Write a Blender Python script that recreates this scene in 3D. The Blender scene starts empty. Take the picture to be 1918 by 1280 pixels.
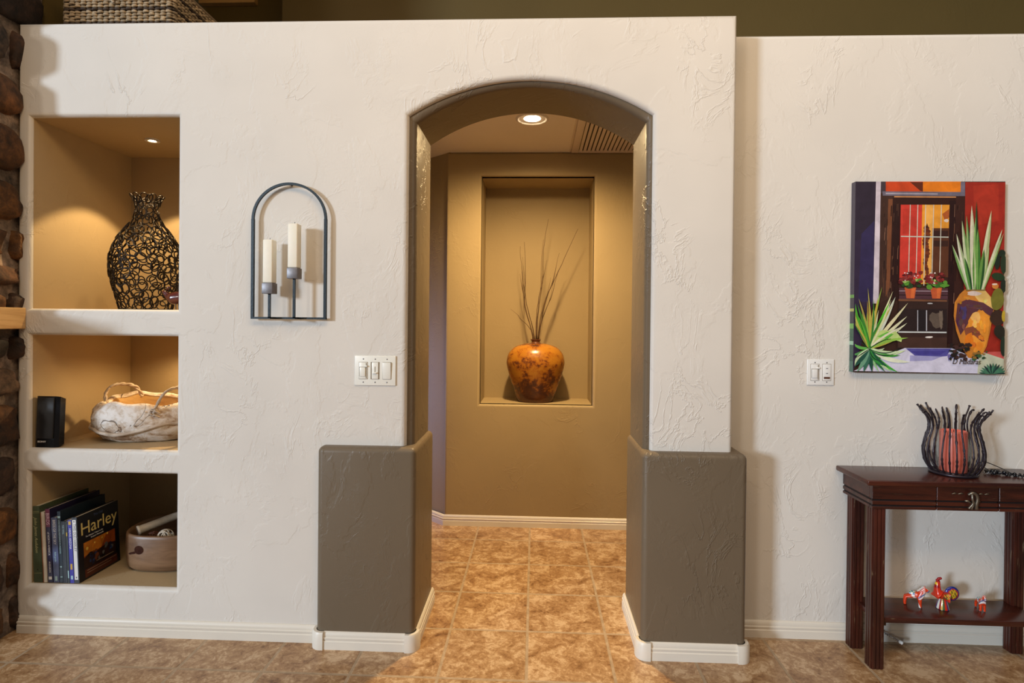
import bpy, bmesh, math, random
from mathutils.geometry import delaunay_2d_cdt
from mathutils import Vector, Matrix, Euler
random.seed(7)
PI = math.pi
S = bpy.context.scene
C = S.collection
rnd = random.uniform

# ------------------------------------------------------------------ helpers
def lin(r, g, b):
    f = lambda v: (v/255/12.92) if v/255 <= .04045 else ((v/255+.055)/1.055)**2.4
    return (f(r), f(g), f(b), 1)

def tag(o, label=None, cat=None, group=None, kind=None):
    if label: o['label'] = label
    if cat: o['category'] = cat
    if group: o['group'] = group
    if kind: o['kind'] = kind
    return o

def thing(name, label, cat, loc=(0, 0, 0), rot=(0, 0, 0), group=None):
    o = bpy.data.objects.new(name, None)
    o.empty_display_size = .05
    C.objects.link(o)
    o.location = loc
    o.rotation_euler = rot
    return tag(o, label, cat, group)

def link(name, me, mats, parent=None, local=False):
    o = bpy.data.objects.new(name, me)
    C.objects.link(o)
    if mats:
        for m in (mats if isinstance(mats, (list, tuple)) else [mats]):
            me.materials.append(m)
    if parent:
        o.parent = parent
        if parent.type == 'EMPTY' and not local:
            o.matrix_parent_inverse = parent.matrix_basis.inverted()
    return o

def obj(name, bm, mats, parent=None, local=False, smooth=None, recalc=True):
    if recalc:
        bmesh.ops.recalc_face_normals(bm, faces=bm.faces[:])
    me = bpy.data.meshes.new(name)
    bm.to_mesh(me)
    bm.free()
    if smooth is not None:
        me.polygons.foreach_set('use_smooth', [True]*len(me.polygons))
        if smooth < 179:
            me.set_sharp_from_angle(angle=math.radians(smooth))
    return link(name, me, mats, parent, local)

def BM():
    return bmesh.new()

def box(bm, x0, x1, y0, y1, z0, z1, r=0, seg=2, mi=0, M=None):
    vs = bmesh.ops.create_cube(bm, size=1)['verts']
    for v in vs:
        v.co = Vector(((x0+x1)/2+v.co.x*(x1-x0), (y0+y1)/2+v.co.y*(y1-y0), (z0+z1)/2+v.co.z*(z1-z0)))
    fs = set(f for v in vs for f in v.link_faces)
    if r:
        es = list(set(e for f in fs for e in f.edges))
        res = bmesh.ops.bevel(bm, geom=es, offset=r, segments=seg, profile=.5, affect='EDGES')
        fs = set(f for f in fs if f.is_valid) | set(res['faces'])
    for f in fs:
        f.material_index = mi
    if M is not None:
        bmesh.ops.transform(bm, matrix=M, verts=list(set(v for f in fs for v in f.verts)))
    return fs

def tube(bm, pts, r, n=8, closed=False, caps=True, mi=0):
    pts = [Vector(p) for p in pts]
    N = len(pts)
    rr = r if isinstance(r, (list, tuple)) else [r]*N
    rings = []
    up = None
    for i, p in enumerate(pts):
        if closed:
            t = pts[(i+1) % N]-pts[i-1]
        else:
            t = pts[min(i+1, N-1)]-pts[max(i-1, 0)]
        if t.length < 1e-9: t = Vector((0, 0, 1))
        t.normalize()
        if up is None:
            a = Vector((0, 0, 1)) if abs(t.z) < .9 else Vector((1, 0, 0))
            up = (a-t*a.dot(t)).normalized()
        else:
            up = up-t*up.dot(t)
            up = up.normalized() if up.length > 1e-6 else t.orthogonal().normalized()
        s = t.cross(up)
        rings.append([bm.verts.new(p+(up*math.cos(2*PI*k/n)+s*math.sin(2*PI*k/n))*rr[i]) for k in range(n)])
    for i in range(N if closed else N-1):
        a, b = rings[i], rings[(i+1) % N]
        for k in range(n):
            f = bm.faces.new((a[k], a[(k+1) % n], b[(k+1) % n], b[k]))
            f.material_index = mi
    if caps and not closed:
        bm.faces.new(rings[0][::-1]).material_index = mi
        bm.faces.new(rings[-1]).material_index = mi

def lathe(bm, prof, n=48, c=(0, 0, 0), sx=1, sy=1, close_top=True, close_bot=True, mi=0, sup=2.0):
    def cs(a):
        ca, sa = math.cos(a), math.sin(a)
        if sup == 2: return ca, sa
        return math.copysign(abs(ca)**(2/sup), ca), math.copysign(abs(sa)**(2/sup), sa)
    rings = []
    for (r, z) in prof:
        rings.append([bm.verts.new((c[0]+r*sx*cs(2*PI*k/n)[0], c[1]+r*sy*cs(2*PI*k/n)[1], c[2]+z)) for k in range(n)])
    for a, b in zip(rings, rings[1:]):
        for k in range(n):
            bm.faces.new((a[k], a[(k+1) % n], b[(k+1) % n], b[k])).material_index = mi
    if close_bot: bm.faces.new(rings[0][::-1]).material_index = mi
    if close_top: bm.faces.new(rings[-1]).material_index = mi
    return rings

def smoothstep(pts, n):
    """Catmull-Rom through pts (tuples of any size)"""
    out = []
    P = [pts[0]]+list(pts)+[pts[-1]]
    for i in range(1, len(P)-2):
        for k in range(n):
            t = k/n
            out.append(tuple(.5*(2*b+(c-a)*t+(2*a-5*b+4*c-d)*t*t+(3*b-a-3*c+d)*t**3)
                             for a, b, c, d in zip(P[i-1], P[i], P[i+1], P[i+2])))
    out.append(tuple(pts[-1]))
    return out

def offset_loop(loop, d):
    """offset closed 2D loop along its left normal (CCW loop: inwards) by d, mitred"""
    n = len(loop)
    out = []
    for i in range(n):
        p0, p1, p2 = Vector(loop[i-1]), Vector(loop[i]), Vector(loop[(i+1) % n])
        a = (p1-p0).normalized(); b = (p2-p1).normalized()
        na, nb = Vector((-a.y, a.x)), Vector((-b.y, b.x))
        m = (na+nb)
        m.normalize()
        out.append(tuple(p1+m*(d/max(.3, m.dot(na)))))
    return out

def slab(bm, outer, holes, y0, depth, r, seg=6, mat=0):
    """wall slab in XZ facing -Y with rolled (bullnose) edges on every outline. outer CCW, holes CCW (reversed inside)"""
    loops = [outer]+[h[::-1] for h in holes]
    inner = [offset_loop(l, r) for l in loops]
    flat = []; co = []; ed = []
    for l in inner:
        k = len(co); n = len(l)
        co += [Vector(p) for p in l]
        ed += [(k+i, k+(i+1) % n) for i in range(n)]
        flat += [bm.verts.new((x, y0, z)) for x, z in l]
    cv, ce, cf, ov, oe, of = delaunay_2d_cdt(co, ed, [], 0, 1e-7)
    def inside(p, l):
        c = False
        for i in range(len(l)):
            (x0, z0), (x1, z1) = l[i-1], l[i]
            if (z0 > p[1]) != (z1 > p[1]) and p[0] < (x1-x0)*(p[1]-z0)/(z1-z0)+x0: c = not c
        return c
    for t in cf:
        m = (cv[t[0]]+cv[t[1]]+cv[t[2]])/3
        if inside(m, inner[0]) and not any(inside(m, h) for h in inner[1:]):
            bm.faces.new([flat[ov[i][0]] for i in t]).material_index = mat
    k = 0
    for l, inn in zip(loops, inner):
        n = len(l)
        prev = flat[k:k+n]; k += n
        for s in range(1, seg+2):
            if s <= seg:
                a = PI/2*s/seg
                ring = offset_loop(l, r*(1-math.sin(a)) if s < seg else 0)
                yy = y0+r*(1-math.cos(a))
            else:
                ring = l; yy = y0+depth
            cur = [bm.verts.new((x, yy, z)) for x, z in ring]
            for i in range(n):
                f = bm.faces.new((prev[i], prev[(i+1) % n], cur[(i+1) % n], cur[i]))
                f.smooth = s <= seg
                f.material_index = mat
            prev = cur

def obj_keep(name, bm, mats, parent=None):
    bmesh.ops.recalc_face_normals(bm, faces=bm.faces[:])
    me = bpy.data.meshes.new(name)
    bm.to_mesh(me); bm.free()
    me.set_sharp_from_angle(angle=math.radians(40))
    return link(name, me, mats, parent)

def sweep(bm, prof, path, z0=0.0, closed=False):
    """profile (out, z) swept along an XY path; 'out' is to the right of travel"""
    n = len(path)
    rings = []
    for i, p in enumerate(path):
        p = Vector(p)
        a = (p-Vector(path[i-1])).normalized() if (i > 0 or closed) else None
        b = (Vector(path[(i+1) % n])-p).normalized() if (i < n-1 or closed) else None
        if a is None: a = b
        if b is None: b = a
        na, nb = Vector((a.y, -a.x)), Vector((b.y, -b.x))
        m = (na+nb).normalized()
        k = 1/max(.35, m.dot(na))
        rings.append([bm.verts.new((p.x+m.x*o*k, p.y+m.y*o*k, z0+z)) for o, z in prof])
    for r0, r1 in zip(rings, rings[1:]):
        for j in range(len(prof)-1):
            bm.faces.new((r0[j], r0[j+1], r1[j+1], r1[j]))
    for r0 in (rings[0], rings[-1]):
        bm.faces.new(r0)

def arc(cx, cy, r, a0, a1, n):
    return [(cx+r*math.cos(a0+(a1-a0)*i/n), cy+r*math.sin(a0+(a1-a0)*i/n)) for i in range(n+1)]

def skin(nodes, edges, subd=2):
    """nodes: (x,y,z,rx[,ry]) -> organic mesh"""
    me = bpy.data.meshes.new('skin')
    me.from_pydata([n[:3] for n in nodes], edges, [])
    o = bpy.data.objects.new('skin', me)
    C.objects.link(o)
    m = o.modifiers.new('s', 'SKIN')
    m.use_smooth_shade = True
    sv = me.skin_vertices[0].data
    for i, n in enumerate(nodes):
        sv[i].radius = (n[3], n[4] if len(n) > 4 else n[3])
        sv[i].use_root = (i == 0)
    s = o.modifiers.new('d', 'SUBSURF')
    s.levels = s.render_levels = subd
    dg = bpy.context.evaluated_depsgraph_get()
    dg.update()
    res = bpy.data.meshes.new_from_object(o.evaluated_get(dg))
    bpy.data.objects.remove(o)
    res.polygons.foreach_set('use_smooth', [True]*len(res.polygons))
    return res

def paint(me, fn):
    at = me.color_attributes.new('paint', 'FLOAT_COLOR', 'POINT')
    for i, v in enumerate(me.vertices):
        at.data[i].color = fn(v.co)

def text(s, size, M, mat, parent, name='lettering', shear=0, ext=.0002, bold=0, sx=1, sp=1, local=True, align='LEFT'):
    cu = bpy.data.curves.new('t', 'FONT')
    cu.body = s; cu.size = size; cu.extrude = ext; cu.shear = shear; cu.offset = bold
    cu.space_character = sp; cu.align_x = align; cu.resolution_u = 3
    o = bpy.data.objects.new('t', cu)
    C.objects.link(o)
    dg = bpy.context.evaluated_depsgraph_get(); dg.update()
    me = bpy.data.meshes.new_from_object(o.evaluated_get(dg))
    bpy.data.objects.remove(o)
    me.transform(M @ Matrix.Diagonal((sx, 1, 1, 1)))
    return link(name, me, mat, parent, local)

# ------------------------------------------------------------------ materials
class NT:
    def __init__(s, name):
        s.m = bpy.data.materials.new(name); s.m.use_nodes = True
        s.t = s.m.node_tree; s.N = s.t.nodes; s.L = s.t.links
        s.b = s.N['Principled BSDF']
    def n(s, typ, **kw):
        nd = s.N.new(typ)
        for k, v in kw.items():
            if k.startswith('_'): setattr(nd, k[1:], v)
            else: nd.inputs[k].default_value = v
        return nd
    def l(s, a, b): s.L.new(a, b)
    def coord(s): return s.n('ShaderNodeTexCoord').outputs['Object']
    def mapping(s, v, scale=(1, 1, 1), loc=(0, 0, 0)):
        m = s.n('ShaderNodeMapping'); m.inputs['Scale'].default_value = scale; m.inputs['Location'].default_value = loc
        s.l(v, m.inputs['Vector']); return m.outputs['Vector']
    def noise(s, v, scale, detail=4, rough=.55, dist=0):
        nd = s.n('ShaderNodeTexNoise'); nd.inputs['Scale'].default_value = scale; nd.inputs['Detail'].default_value = detail
        nd.inputs['Roughness'].default_value = rough; nd.inputs['Distortion'].default_value = dist
        if v is not None: s.l(v, nd.inputs['Vector'])
        return nd.outputs['Fac']
    def ramp(s, f, stops, interp='LINEAR'):
        r = s.n('ShaderNodeValToRGB'); r.color_ramp.interpolation = interp
        e = r.color_ramp.elements
        while len(e) < len(stops): e.new(.5)
        for el, (p, c) in zip(e, stops):
            el.position = p; el.color = c if len(c) == 4 else (*c, 1)
        s.l(f, r.inputs['Fac']); return r.outputs['Color']
    def math(s, op, a, b=None, c=None):
        m = s.n('ShaderNodeMath', _operation=op)
        for i, x in enumerate((a, b, c)):
            if x is None: continue
            if isinstance(x, (int, float)): m.inputs[i].default_value = x
            else: s.l(x, m.inputs[i])
        return m.outputs[0]
    def mix(s, f, a, b, blend='MIX'):
        m = s.n('ShaderNodeMix', _data_type='RGBA', _blend_type=blend)
        for nm, x in ((0, f), (6, a), (7, b)):
            if isinstance(x, (int, float)): m.inputs[nm].default_value = x
            elif isinstance(x, tuple): m.inputs[nm].default_value = x
            else: s.l(x, m.inputs[nm])
        return m.outputs[2]
    def bump(s, h, strength=.5, dist=.01):
        b = s.n('ShaderNodeBump', Strength=strength, Distance=dist)
        s.l(h, b.inputs['Height']); s.l(b.outputs['Normal'], s.b.inputs['Normal'])

def plain(name, col, rough=.5, metal=0, spec=.5, bump=0, bscale=60, var=.0, coat=0):
    t = NT(name)
    t.b.inputs['Base Color'].default_value = col
    t.b.inputs['Roughness'].default_value = rough
    t.b.inputs['Metallic'].default_value = metal
    t.b.inputs['Specular IOR Level'].default_value = spec
    t.b.inputs['Coat Weight'].default_value = coat
    v = t.coord()
    f = t.noise(v, bscale, 4)
    if var:
        dk = tuple(c*(1-var) for c in col[:3])+(1,); lt = tuple(min(1, c*(1+var)) for c in col[:3])+(1,)
        t.l(t.ramp(f, [(.3, dk), (.7, lt)]), t.b.inputs['Base Color'])
    if bump: t.bump(f, bump, .002)
    return t.m

def plaster(name, col, ridge=1.0, rough=.62):
    t = NT(name)
    v = t.coord()
    t.b.inputs['Roughness'].default_value = rough
    t.b.inputs['Specular IOR Level'].default_value = .3
    f = t.noise(v, 2.2, 3)
    dk = tuple(c*.965 for c in col[:3])+(1,); lt = tuple(min(1, c*1.03) for c in col[:3])+(1,)
    t.l(t.ramp(f, [(.35, dk), (.65, lt)]), t.b.inputs['Base Color'])
    vm = t.mapping(v, (1, 1, .72))
    # trowel ridges: thin level lines of a warped noise, only in patches
    n1 = t.noise(vm, 5.5, 5, .62, .9)
    d = t.math('ABSOLUTE', t.math('SUBTRACT', n1, .5))
    line = t.math('SUBTRACT', 1, t.math('MINIMUM', t.math('DIVIDE', d, .024), 1))
    n3 = t.noise(t.mapping(v, (1, 1, 1), (3.1, 7.7, 1.3)), 16, 6, .68, .8)
    d3 = t.math('ABSOLUTE', t.math('SUBTRACT', n3, .5))
    line3 = t.math('SUBTRACT', 1, t.math('MINIMUM', t.math('DIVIDE', d3, .06), 1))
    mask = t.ramp(t.noise(t.mapping(v, (1, 1, .8), (9, 2, 5)), 3.4, 4), [(.5, (0, 0, 0)), (.62, (1, 1, 1))])
    mask2 = t.ramp(t.noise(t.mapping(v, (1, 1, .8), (1, 12, 3)), 4.2, 4), [(.54, (0, 0, 0)), (.66, (1, 1, 1))])
    # plateaus: patches of skim coat with an edge
    plat = t.ramp(t.noise(t.mapping(v, (1, 1, .7), (4, 4, 8)), 4.2, 5, .6, .5), [(.5, (0, 0, 0)), (.53, (1, 1, 1))])
    fine = t.noise(v, 55, 3)
    h = t.math('ADD', t.math('MULTIPLY', t.math('MULTIPLY', line, mask), .8*ridge), t.math('MULTIPLY', fine, .12))
    h = t.math('ADD', h, t.math('MULTIPLY', t.math('MULTIPLY', line3, mask2), .16*ridge))
    h = t.math('ADD', h, t.math('MULTIPLY', plat, .35*ridge))
    t.bump(h, .50, .0036)
    return t.m

def wood(name, c0, c1, c2, scale=(1, 1, 1), rough=.35, fine=1.0):
    t = NT(name)
    v = t.mapping(t.coord(), scale)
    f = t.noise(v, 9, 6, .62, .5)
    g = t.noise(v, 40, 5, .7)
    base = t.ramp(f, [(.3, c0), (.62, c1)])
    sc = t.ramp(g, [(.60, (0, 0, 0)), (.68, (1, 1, 1))])
    patch = t.ramp(t.noise(t.coord(), 9, 3), [(.46, (0, 0, 0)), (.62, (1, 1, 1))])
    col = t.mix(t.math('MULTIPLY', t.math('MULTIPLY', sc, patch), .8*fine), base, c2)
    t.l(col, t.b.inputs['Base Color'])
    t.b.inputs['Roughness'].default_value = rough
    t.bump(t.math('ADD', f, t.math('MULTIPLY', g, .5)), .18, .002)
    return t.m

def painted(name, rough=.4, var=.25, coat=0):
    t = NT(name)
    a = t.n('ShaderNodeAttribute', _attribute_name='paint')
    f = t.ramp(t.noise(t.coord(), 22, 4, .6, .6), [(.3, (1-var, 1-var, 1-var)), (.7, (1+var*.5, 1+var*.5, 1+var*.5))])
    t.l(t.mix(1.0, a.outputs['Color'], f, 'MULTIPLY'), t.b.inputs['Base Color'])
    t.b.inputs['Roughness'].default_value = rough
    t.b.inputs['Coat Weight'].default_value = coat
    return t.m

def emit(name, col, strength):
    t = NT(name)
    t.b.inputs['Base Color'].default_value = (0, 0, 0, 1)
    t.b.inputs['Emission Color'].default_value = col
    t.b.inputs['Emission Strength'].default_value = strength
    return t.m

WHITE = (.71, .675, .62, 1)
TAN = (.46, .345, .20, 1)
OLIVE = (.155, .118, .078, 1)
M_white = plaster('cream_plaster', WHITE, 1.0)
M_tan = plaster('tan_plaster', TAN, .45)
M_olive = plaster('olive_plaster', OLIVE, 1.2, .40)
M_hall = plaster('hall_plaster', (.36, .27, .145, 1), .6)
M_ceil = plaster('ceiling_plaster', (.74, .66, .56, 1), .4)
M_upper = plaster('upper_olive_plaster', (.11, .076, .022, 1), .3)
M_base = plain('white_trim_paint', (.74, .69, .60, 1), .4, bump=.03)
M_iron = plain('wrought_iron', (.022, .03, .036, 1), .42, .6, bump=.25, bscale=150)
M_cup = plain('dull_pewter', (.20, .19, .20, 1), .45, .55, bump=.1, bscale=90, var=.15)
M_wax = plain('ivory_wax', (.86, .82, .70, 1), .5, var=.02)
M_wax.node_tree.nodes['Principled BSDF'].inputs['Subsurface Weight'].default_value = .15
M_wax.node_tree.nodes['Principled BSDF'].inputs['Subsurface Radius'].default_value = (.02, .012, .006)
M_wick = plain('wick', (.03, .025, .02, 1), .9)
M_plate = plain('almond_plastic', (.83, .82, .75, 1), .3)
M_plate2 = plain('white_plastic', (.82, .82, .80, 1), .3)
M_slot = plain('dark_gap', (.20, .15, .09, 1), .6)
M_dark = plain('brown_window', (.12, .05, .03, 1), .3)
M_black = plain('black_plastic', (.008, .008, .010, 1), .25)
M_grille = plain('black_grille', (.012, .013, .016, 1), .45, bump=.3, bscale=600)
M_chrome = plain('silver_print', (.75, .75, .75, 1), .3)
M_vent = plain('vent_paint', (.62, .52, .42, 1), .45)
M_void = plain('vent_void', (.02, .015, .01, 1), .9)
M_ringm = plain('light_trim', (.72, .66, .58, 1), .3)
M_bulb = emit('warm_bulb', (1, .80, .52, 1), 30)
M_wirev = plain('dark_wire', (.010, .006, .005, 1), .4, 0, spec=.3)

# dark distressed table wood, one per grain direction
cw = ((.020, .006, .005, 1), (.074, .017, .009, 1), (.20, .14, .08, 1))
M_tx = wood('red_wood_along', *cw, scale=(.35, 3, 3), rough=.26, fine=.8)
M_tz = wood('red_wood_upright', *cw, scale=(3, 3, .35), rough=.32, fine=1.1)
M_groove = plain('black_groove', (.008, .004, .004, 1), .6)
M_mantel = wood('oak', (.40, .22, .08, 1), (.62, .40, .18, 1), (.20, .09, .03, 1), scale=(.4, .4, 5), rough=.5)
M_bowl = wood('bowl_wood', (.13, .068, .034, 1), (.26, .15, .08, 1), (.09, .045, .025, 1), scale=(.5, .5, 3), rough=.4)
M_board = wood('pale_board', (.45, .26, .09, 1), (.60, .36, .13, 1), (.3, .15, .05, 1), scale=(.4, 1, 3), rough=.5)

def tile_mat():
    T = .315; X0 = -.017; Y0 = -.197
    t = NT('travertine_tile')
    v = t.coord()
    sx = t.n('ShaderNodeSeparateXYZ'); t.l(v, sx.inputs[0])
    u = t.math('DIVIDE', t.math('SUBTRACT', sx.outputs[0], X0), T)
    w = t.math('DIVIDE', t.math('SUBTRACT', sx.outputs[1], Y0), T)
    fu, fw = t.math('FRACT', u), t.math('FRACT', w)
    du = t.math('MINIMUM', fu, t.math('SUBTRACT', 1, fu))
    dw = t.math('MINIMUM', fw, t.math('SUBTRACT', 1, fw))
    d = t.math('MULTIPLY', t.math('MINIMUM', du, dw), T)
    cmb = t.n('ShaderNodeCombineXYZ'); t.l(t.math('FLOOR', u), cmb.inputs[0]); t.l(t.math('FLOOR', w), cmb.inputs[1])
    wn = t.n('ShaderNodeTexWhiteNoise', _noise_dimensions='3D'); t.l(cmb.outputs[0], wn.inputs['Vector'])
    off = t.n('ShaderNodeVectorMath', _operation='MULTIPLY_ADD')
    t.l(wn.outputs['Color'], off.inputs[0]); off.inputs[1].default_value = (30, 30, 30); t.l(v, off.inputs[2])
    vv = off.outputs[0]
    a = t.noise(vv, 11, 8, .66, .9)
    b = t.noise(vv, 48, 8, .72, .9)
    c = t.noise(vv, 170, 4, .6)
    m = t.math('ADD', t.math('MULTIPLY', a, .5), t.math('ADD', t.math('MULTIPLY', b, .42), t.math('MULTIPLY', c, .08)))
    col = t.ramp(m, [(.37, (.15, .075, .034)), (.44, (.30, .175, .085)), (.51, (.43, .285, .16)), (.575, (.62, .48, .33))])
    tint = t.ramp(wn.outputs['Value'], [(0, (.93, .86, .77)), (1, (1.08, 1.0, .90))])
    col = t.mix(1.0, col, tint, 'MULTIPLY')
    gm = t.ramp(t.math('DIVIDE', d, .01), [(.46, (1, 1, 1)), (.62, (0, 0, 0))])
    gcol = t.ramp(t.noise(v, 30, 3), [(.3, (.34, .245, .15)), (.7, (.48, .36, .24))])
    t.l(t.mix(gm, col, gcol), t.b.inputs['Base Color'])
    t.l(t.math('ADD', .30, t.math('MULTIPLY', gm, .45)), t.b.inputs['Roughness'])
    h = t.math('SUBTRACT', t.math('MULTIPLY', m, .25), t.math('MULTIPLY', gm, .6))
    t.bump(h, .5, .004)
    return t.m
M_tile = tile_mat()

def stone_mat():
    t = NT('ledge_stone')
    v = t.coord()
    a = t.noise(v, 5, 6, .65, .4); b = t.noise(v, 26, 7, .68, .3)
    m = t.math('ADD', t.math('MULTIPLY', a, .6), t.math('MULTIPLY', b, .4))
    at = t.n('ShaderNodeAttribute', _attribute_name='paint')
    r = t.ramp(m, [(.38, (.12, .12, .13)), (.48, (.7, .65, .6)), (.56, (1.5, 1.4, 1.3)), (.64, (3.0, 2.7, 2.4))])
    t.l(t.mix(1.0, at.outputs['Color'], r, 'MULTIPLY'), t.b.inputs['Base Color'])
    t.b.inputs['Roughness'].default_value = .75
    t.bump(m, .9, .02)
    return t.m
M_stone = stone_mat()

# ------------------------------------------------------------------ setting
def struct(o):
    return tag(o, kind='structure')

bm = BM(); box(bm, -4.2, 4.2, -4.5, 3.2, -.08, 0)
struct(obj('floor', bm, M_tile))

# front wall with three niches and the arched opening
R_ = .02
XL, XR, ZT = -2.074, .757, 2.438
def niche_loop(z0, z1): return [(-2.022, z0), (-1.416, z0), (-1.416, z1), (-2.022, z1)]
cx = -.0255; hw = .4715; zc, za = 2.062, 2.199
rise = za-zc; RR = (hw*hw+rise*rise)/(2*rise)
aa = math.asin(hw/RR)
top = [(cx+RR*math.sin(aa-2*aa*i/28), za-RR+RR*math.cos(aa-2*aa*i/28)) for i in range(29)]
arch_r = top                              # right -> left
outer = [(XL, 0), (cx-hw, 0), (cx-hw, zc)]+[p for p in top[::-1][1:-1]]+[(cx+hw, zc), (cx+hw, 0), (XR, 0), (XR, ZT), (XL, ZT)]
bm = BM()
slab(bm, outer, [niche_loop(.188, .643), niche_loop(.737, 1.192), niche_loop(1.298, 2.064)], 0, .0205, R_)
# rest of the wall's thickness on the right side and along the top
box(bm, .495, XR-.0004, .0203, .30, 0, ZT-.0004)
box(bm, -1.38, -.535, .0203, .30, 0, ZT-.0004)
box(bm, -1.38, XR-.0004, .0203, .30, 2.24, ZT-.0004)
box(bm, XL+.0004, -1.38, .0203, .58, 2.09, ZT-.0004)
struct(obj_keep('wall_front', bm, M_white))

def recess(name, x0, x1, y0, y1, z0, z1, mat, open_front=True):
    bm = BM()
    V = lambda x, y, z: bm.verts.new((x, y, z))
    a = [V(x0, y0, z0), V(x1, y0, z0), V(x1, y0, z1), V(x0, y0, z1)]
    b = [V(x0, y1, z0), V(x1, y1, z0), V(x1, y1, z1), V(x0, y1, z1)]
    for q in ((0, 1), (1, 2), (2, 3), (3, 0)):
        bm.faces.new((a[q[0]], a[q[1]], b[q[1]], b[q[0]]))
    bm.faces.new(b)
    bmesh.ops.recalc_face_normals(bm, faces=bm.faces[:])
    bmesh.ops.reverse_faces(bm, faces=bm.faces[:])
    o = obj(name, bm, mat, recalc=False)
    md = o.modifiers.new('thick', 'SOLIDIFY'); md.thickness = .02; md.offset = -1
    return struct(o)
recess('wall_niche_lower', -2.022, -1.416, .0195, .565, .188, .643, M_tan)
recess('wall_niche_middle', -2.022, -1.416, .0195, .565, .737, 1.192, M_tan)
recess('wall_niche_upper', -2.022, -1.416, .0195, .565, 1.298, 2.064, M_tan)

# olive arch liner
def arch_pts(hw, zc, za, c=cx, n=28):
    rise = za-zc; RR = (hw*hw+rise*rise)/(2*rise); aa = math.asin(hw/RR)
    return [(c+RR*math.sin(-aa+2*aa*i/n), za-RR+RR*math.cos(-aa+2*aa*i/n)) for i in range(n+1)]
li = arch_pts(.4465, 2.041, 2.182, -.0225)
lo = arch_pts(.5100, 2.09, 2.235, -.0255)
out = [(lo[0][0], .3), (li[0][0], .3)]+li+[(li[-1][0], .3), (lo[-1][0], .3)]+lo[::-1]
bm = BM()
slab(bm, out, [], .0215, .29, .026, 8)
struct(obj_keep('trim_1', bm, M_olive))

# olive pier bases
def pier(name, x0, x1):
    bm = BM()
    box(bm, x0, x1, -.04, .335, -.02, .775, r=.022, seg=5)
    me = obj(name, bm, M_olive, smooth=50)
    return struct(me)
pier('trim_2', -.832, -.449)
pier('trim_3', .412, .802)

# right wall (set back) and its ledge
bm = BM()
slab(bm, [(.74, 0), (4.2, 0), (4.2, 2.43), (.74, 2.43)], [], .14, .2, .02)
struct(obj_keep('wall_right', bm, M_white))

# hall
bm = BM()
slab(bm, [(-.552, 0), (3.2, 0), (3.2, 2.305), (-.552, 2.305)], [[(-.335, .752), (.358, .752), (.358, 2.158), (-.335, 2.158)]], 1.28, .05, .018)
struct(obj_keep('wall_hall_back', bm, M_hall))
recess('wall_hall_niche', -.335, .358, 1.297, 1.60, .752, 2.158, M_hall)
bm = BM()
ang = [(-.536, 1.283), (-2.3, 2.75)]
for i in range(1):
    (x0, y0), (x1, y1) = ang
    vs = [bm.verts.new(p) for p in ((x0, y0, 0), (x1, y1, 0), (x1, y1, 2.305), (x0, y0, 2.305))]
    bm.faces.new(vs)
o = obj('wall_hall_left', bm, M_hall); struct(o)
md = o.modifiers.new('thick', 'SOLIDIFY'); md.thickness = .06; md.offset = 1
bm = BM(); box(bm, -2.6, 3.2, .30, 2.8, 2.305, 2.425)
struct(obj('ceiling_hall', bm, M_ceil))
# upper wall behind the plant ledge, a darker recess at its left end, and an unseen ceiling added to shade them
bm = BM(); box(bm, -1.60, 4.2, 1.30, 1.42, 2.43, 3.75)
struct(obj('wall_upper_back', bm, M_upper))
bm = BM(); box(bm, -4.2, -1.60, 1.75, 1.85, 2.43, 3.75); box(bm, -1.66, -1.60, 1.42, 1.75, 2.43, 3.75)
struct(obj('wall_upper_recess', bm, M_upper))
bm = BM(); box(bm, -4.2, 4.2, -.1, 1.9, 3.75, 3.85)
struct(obj('ceiling_upper_shade', bm, M_ceil))
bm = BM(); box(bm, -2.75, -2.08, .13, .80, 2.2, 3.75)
struct(obj('wall_upper_left', bm, M_upper))

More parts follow.
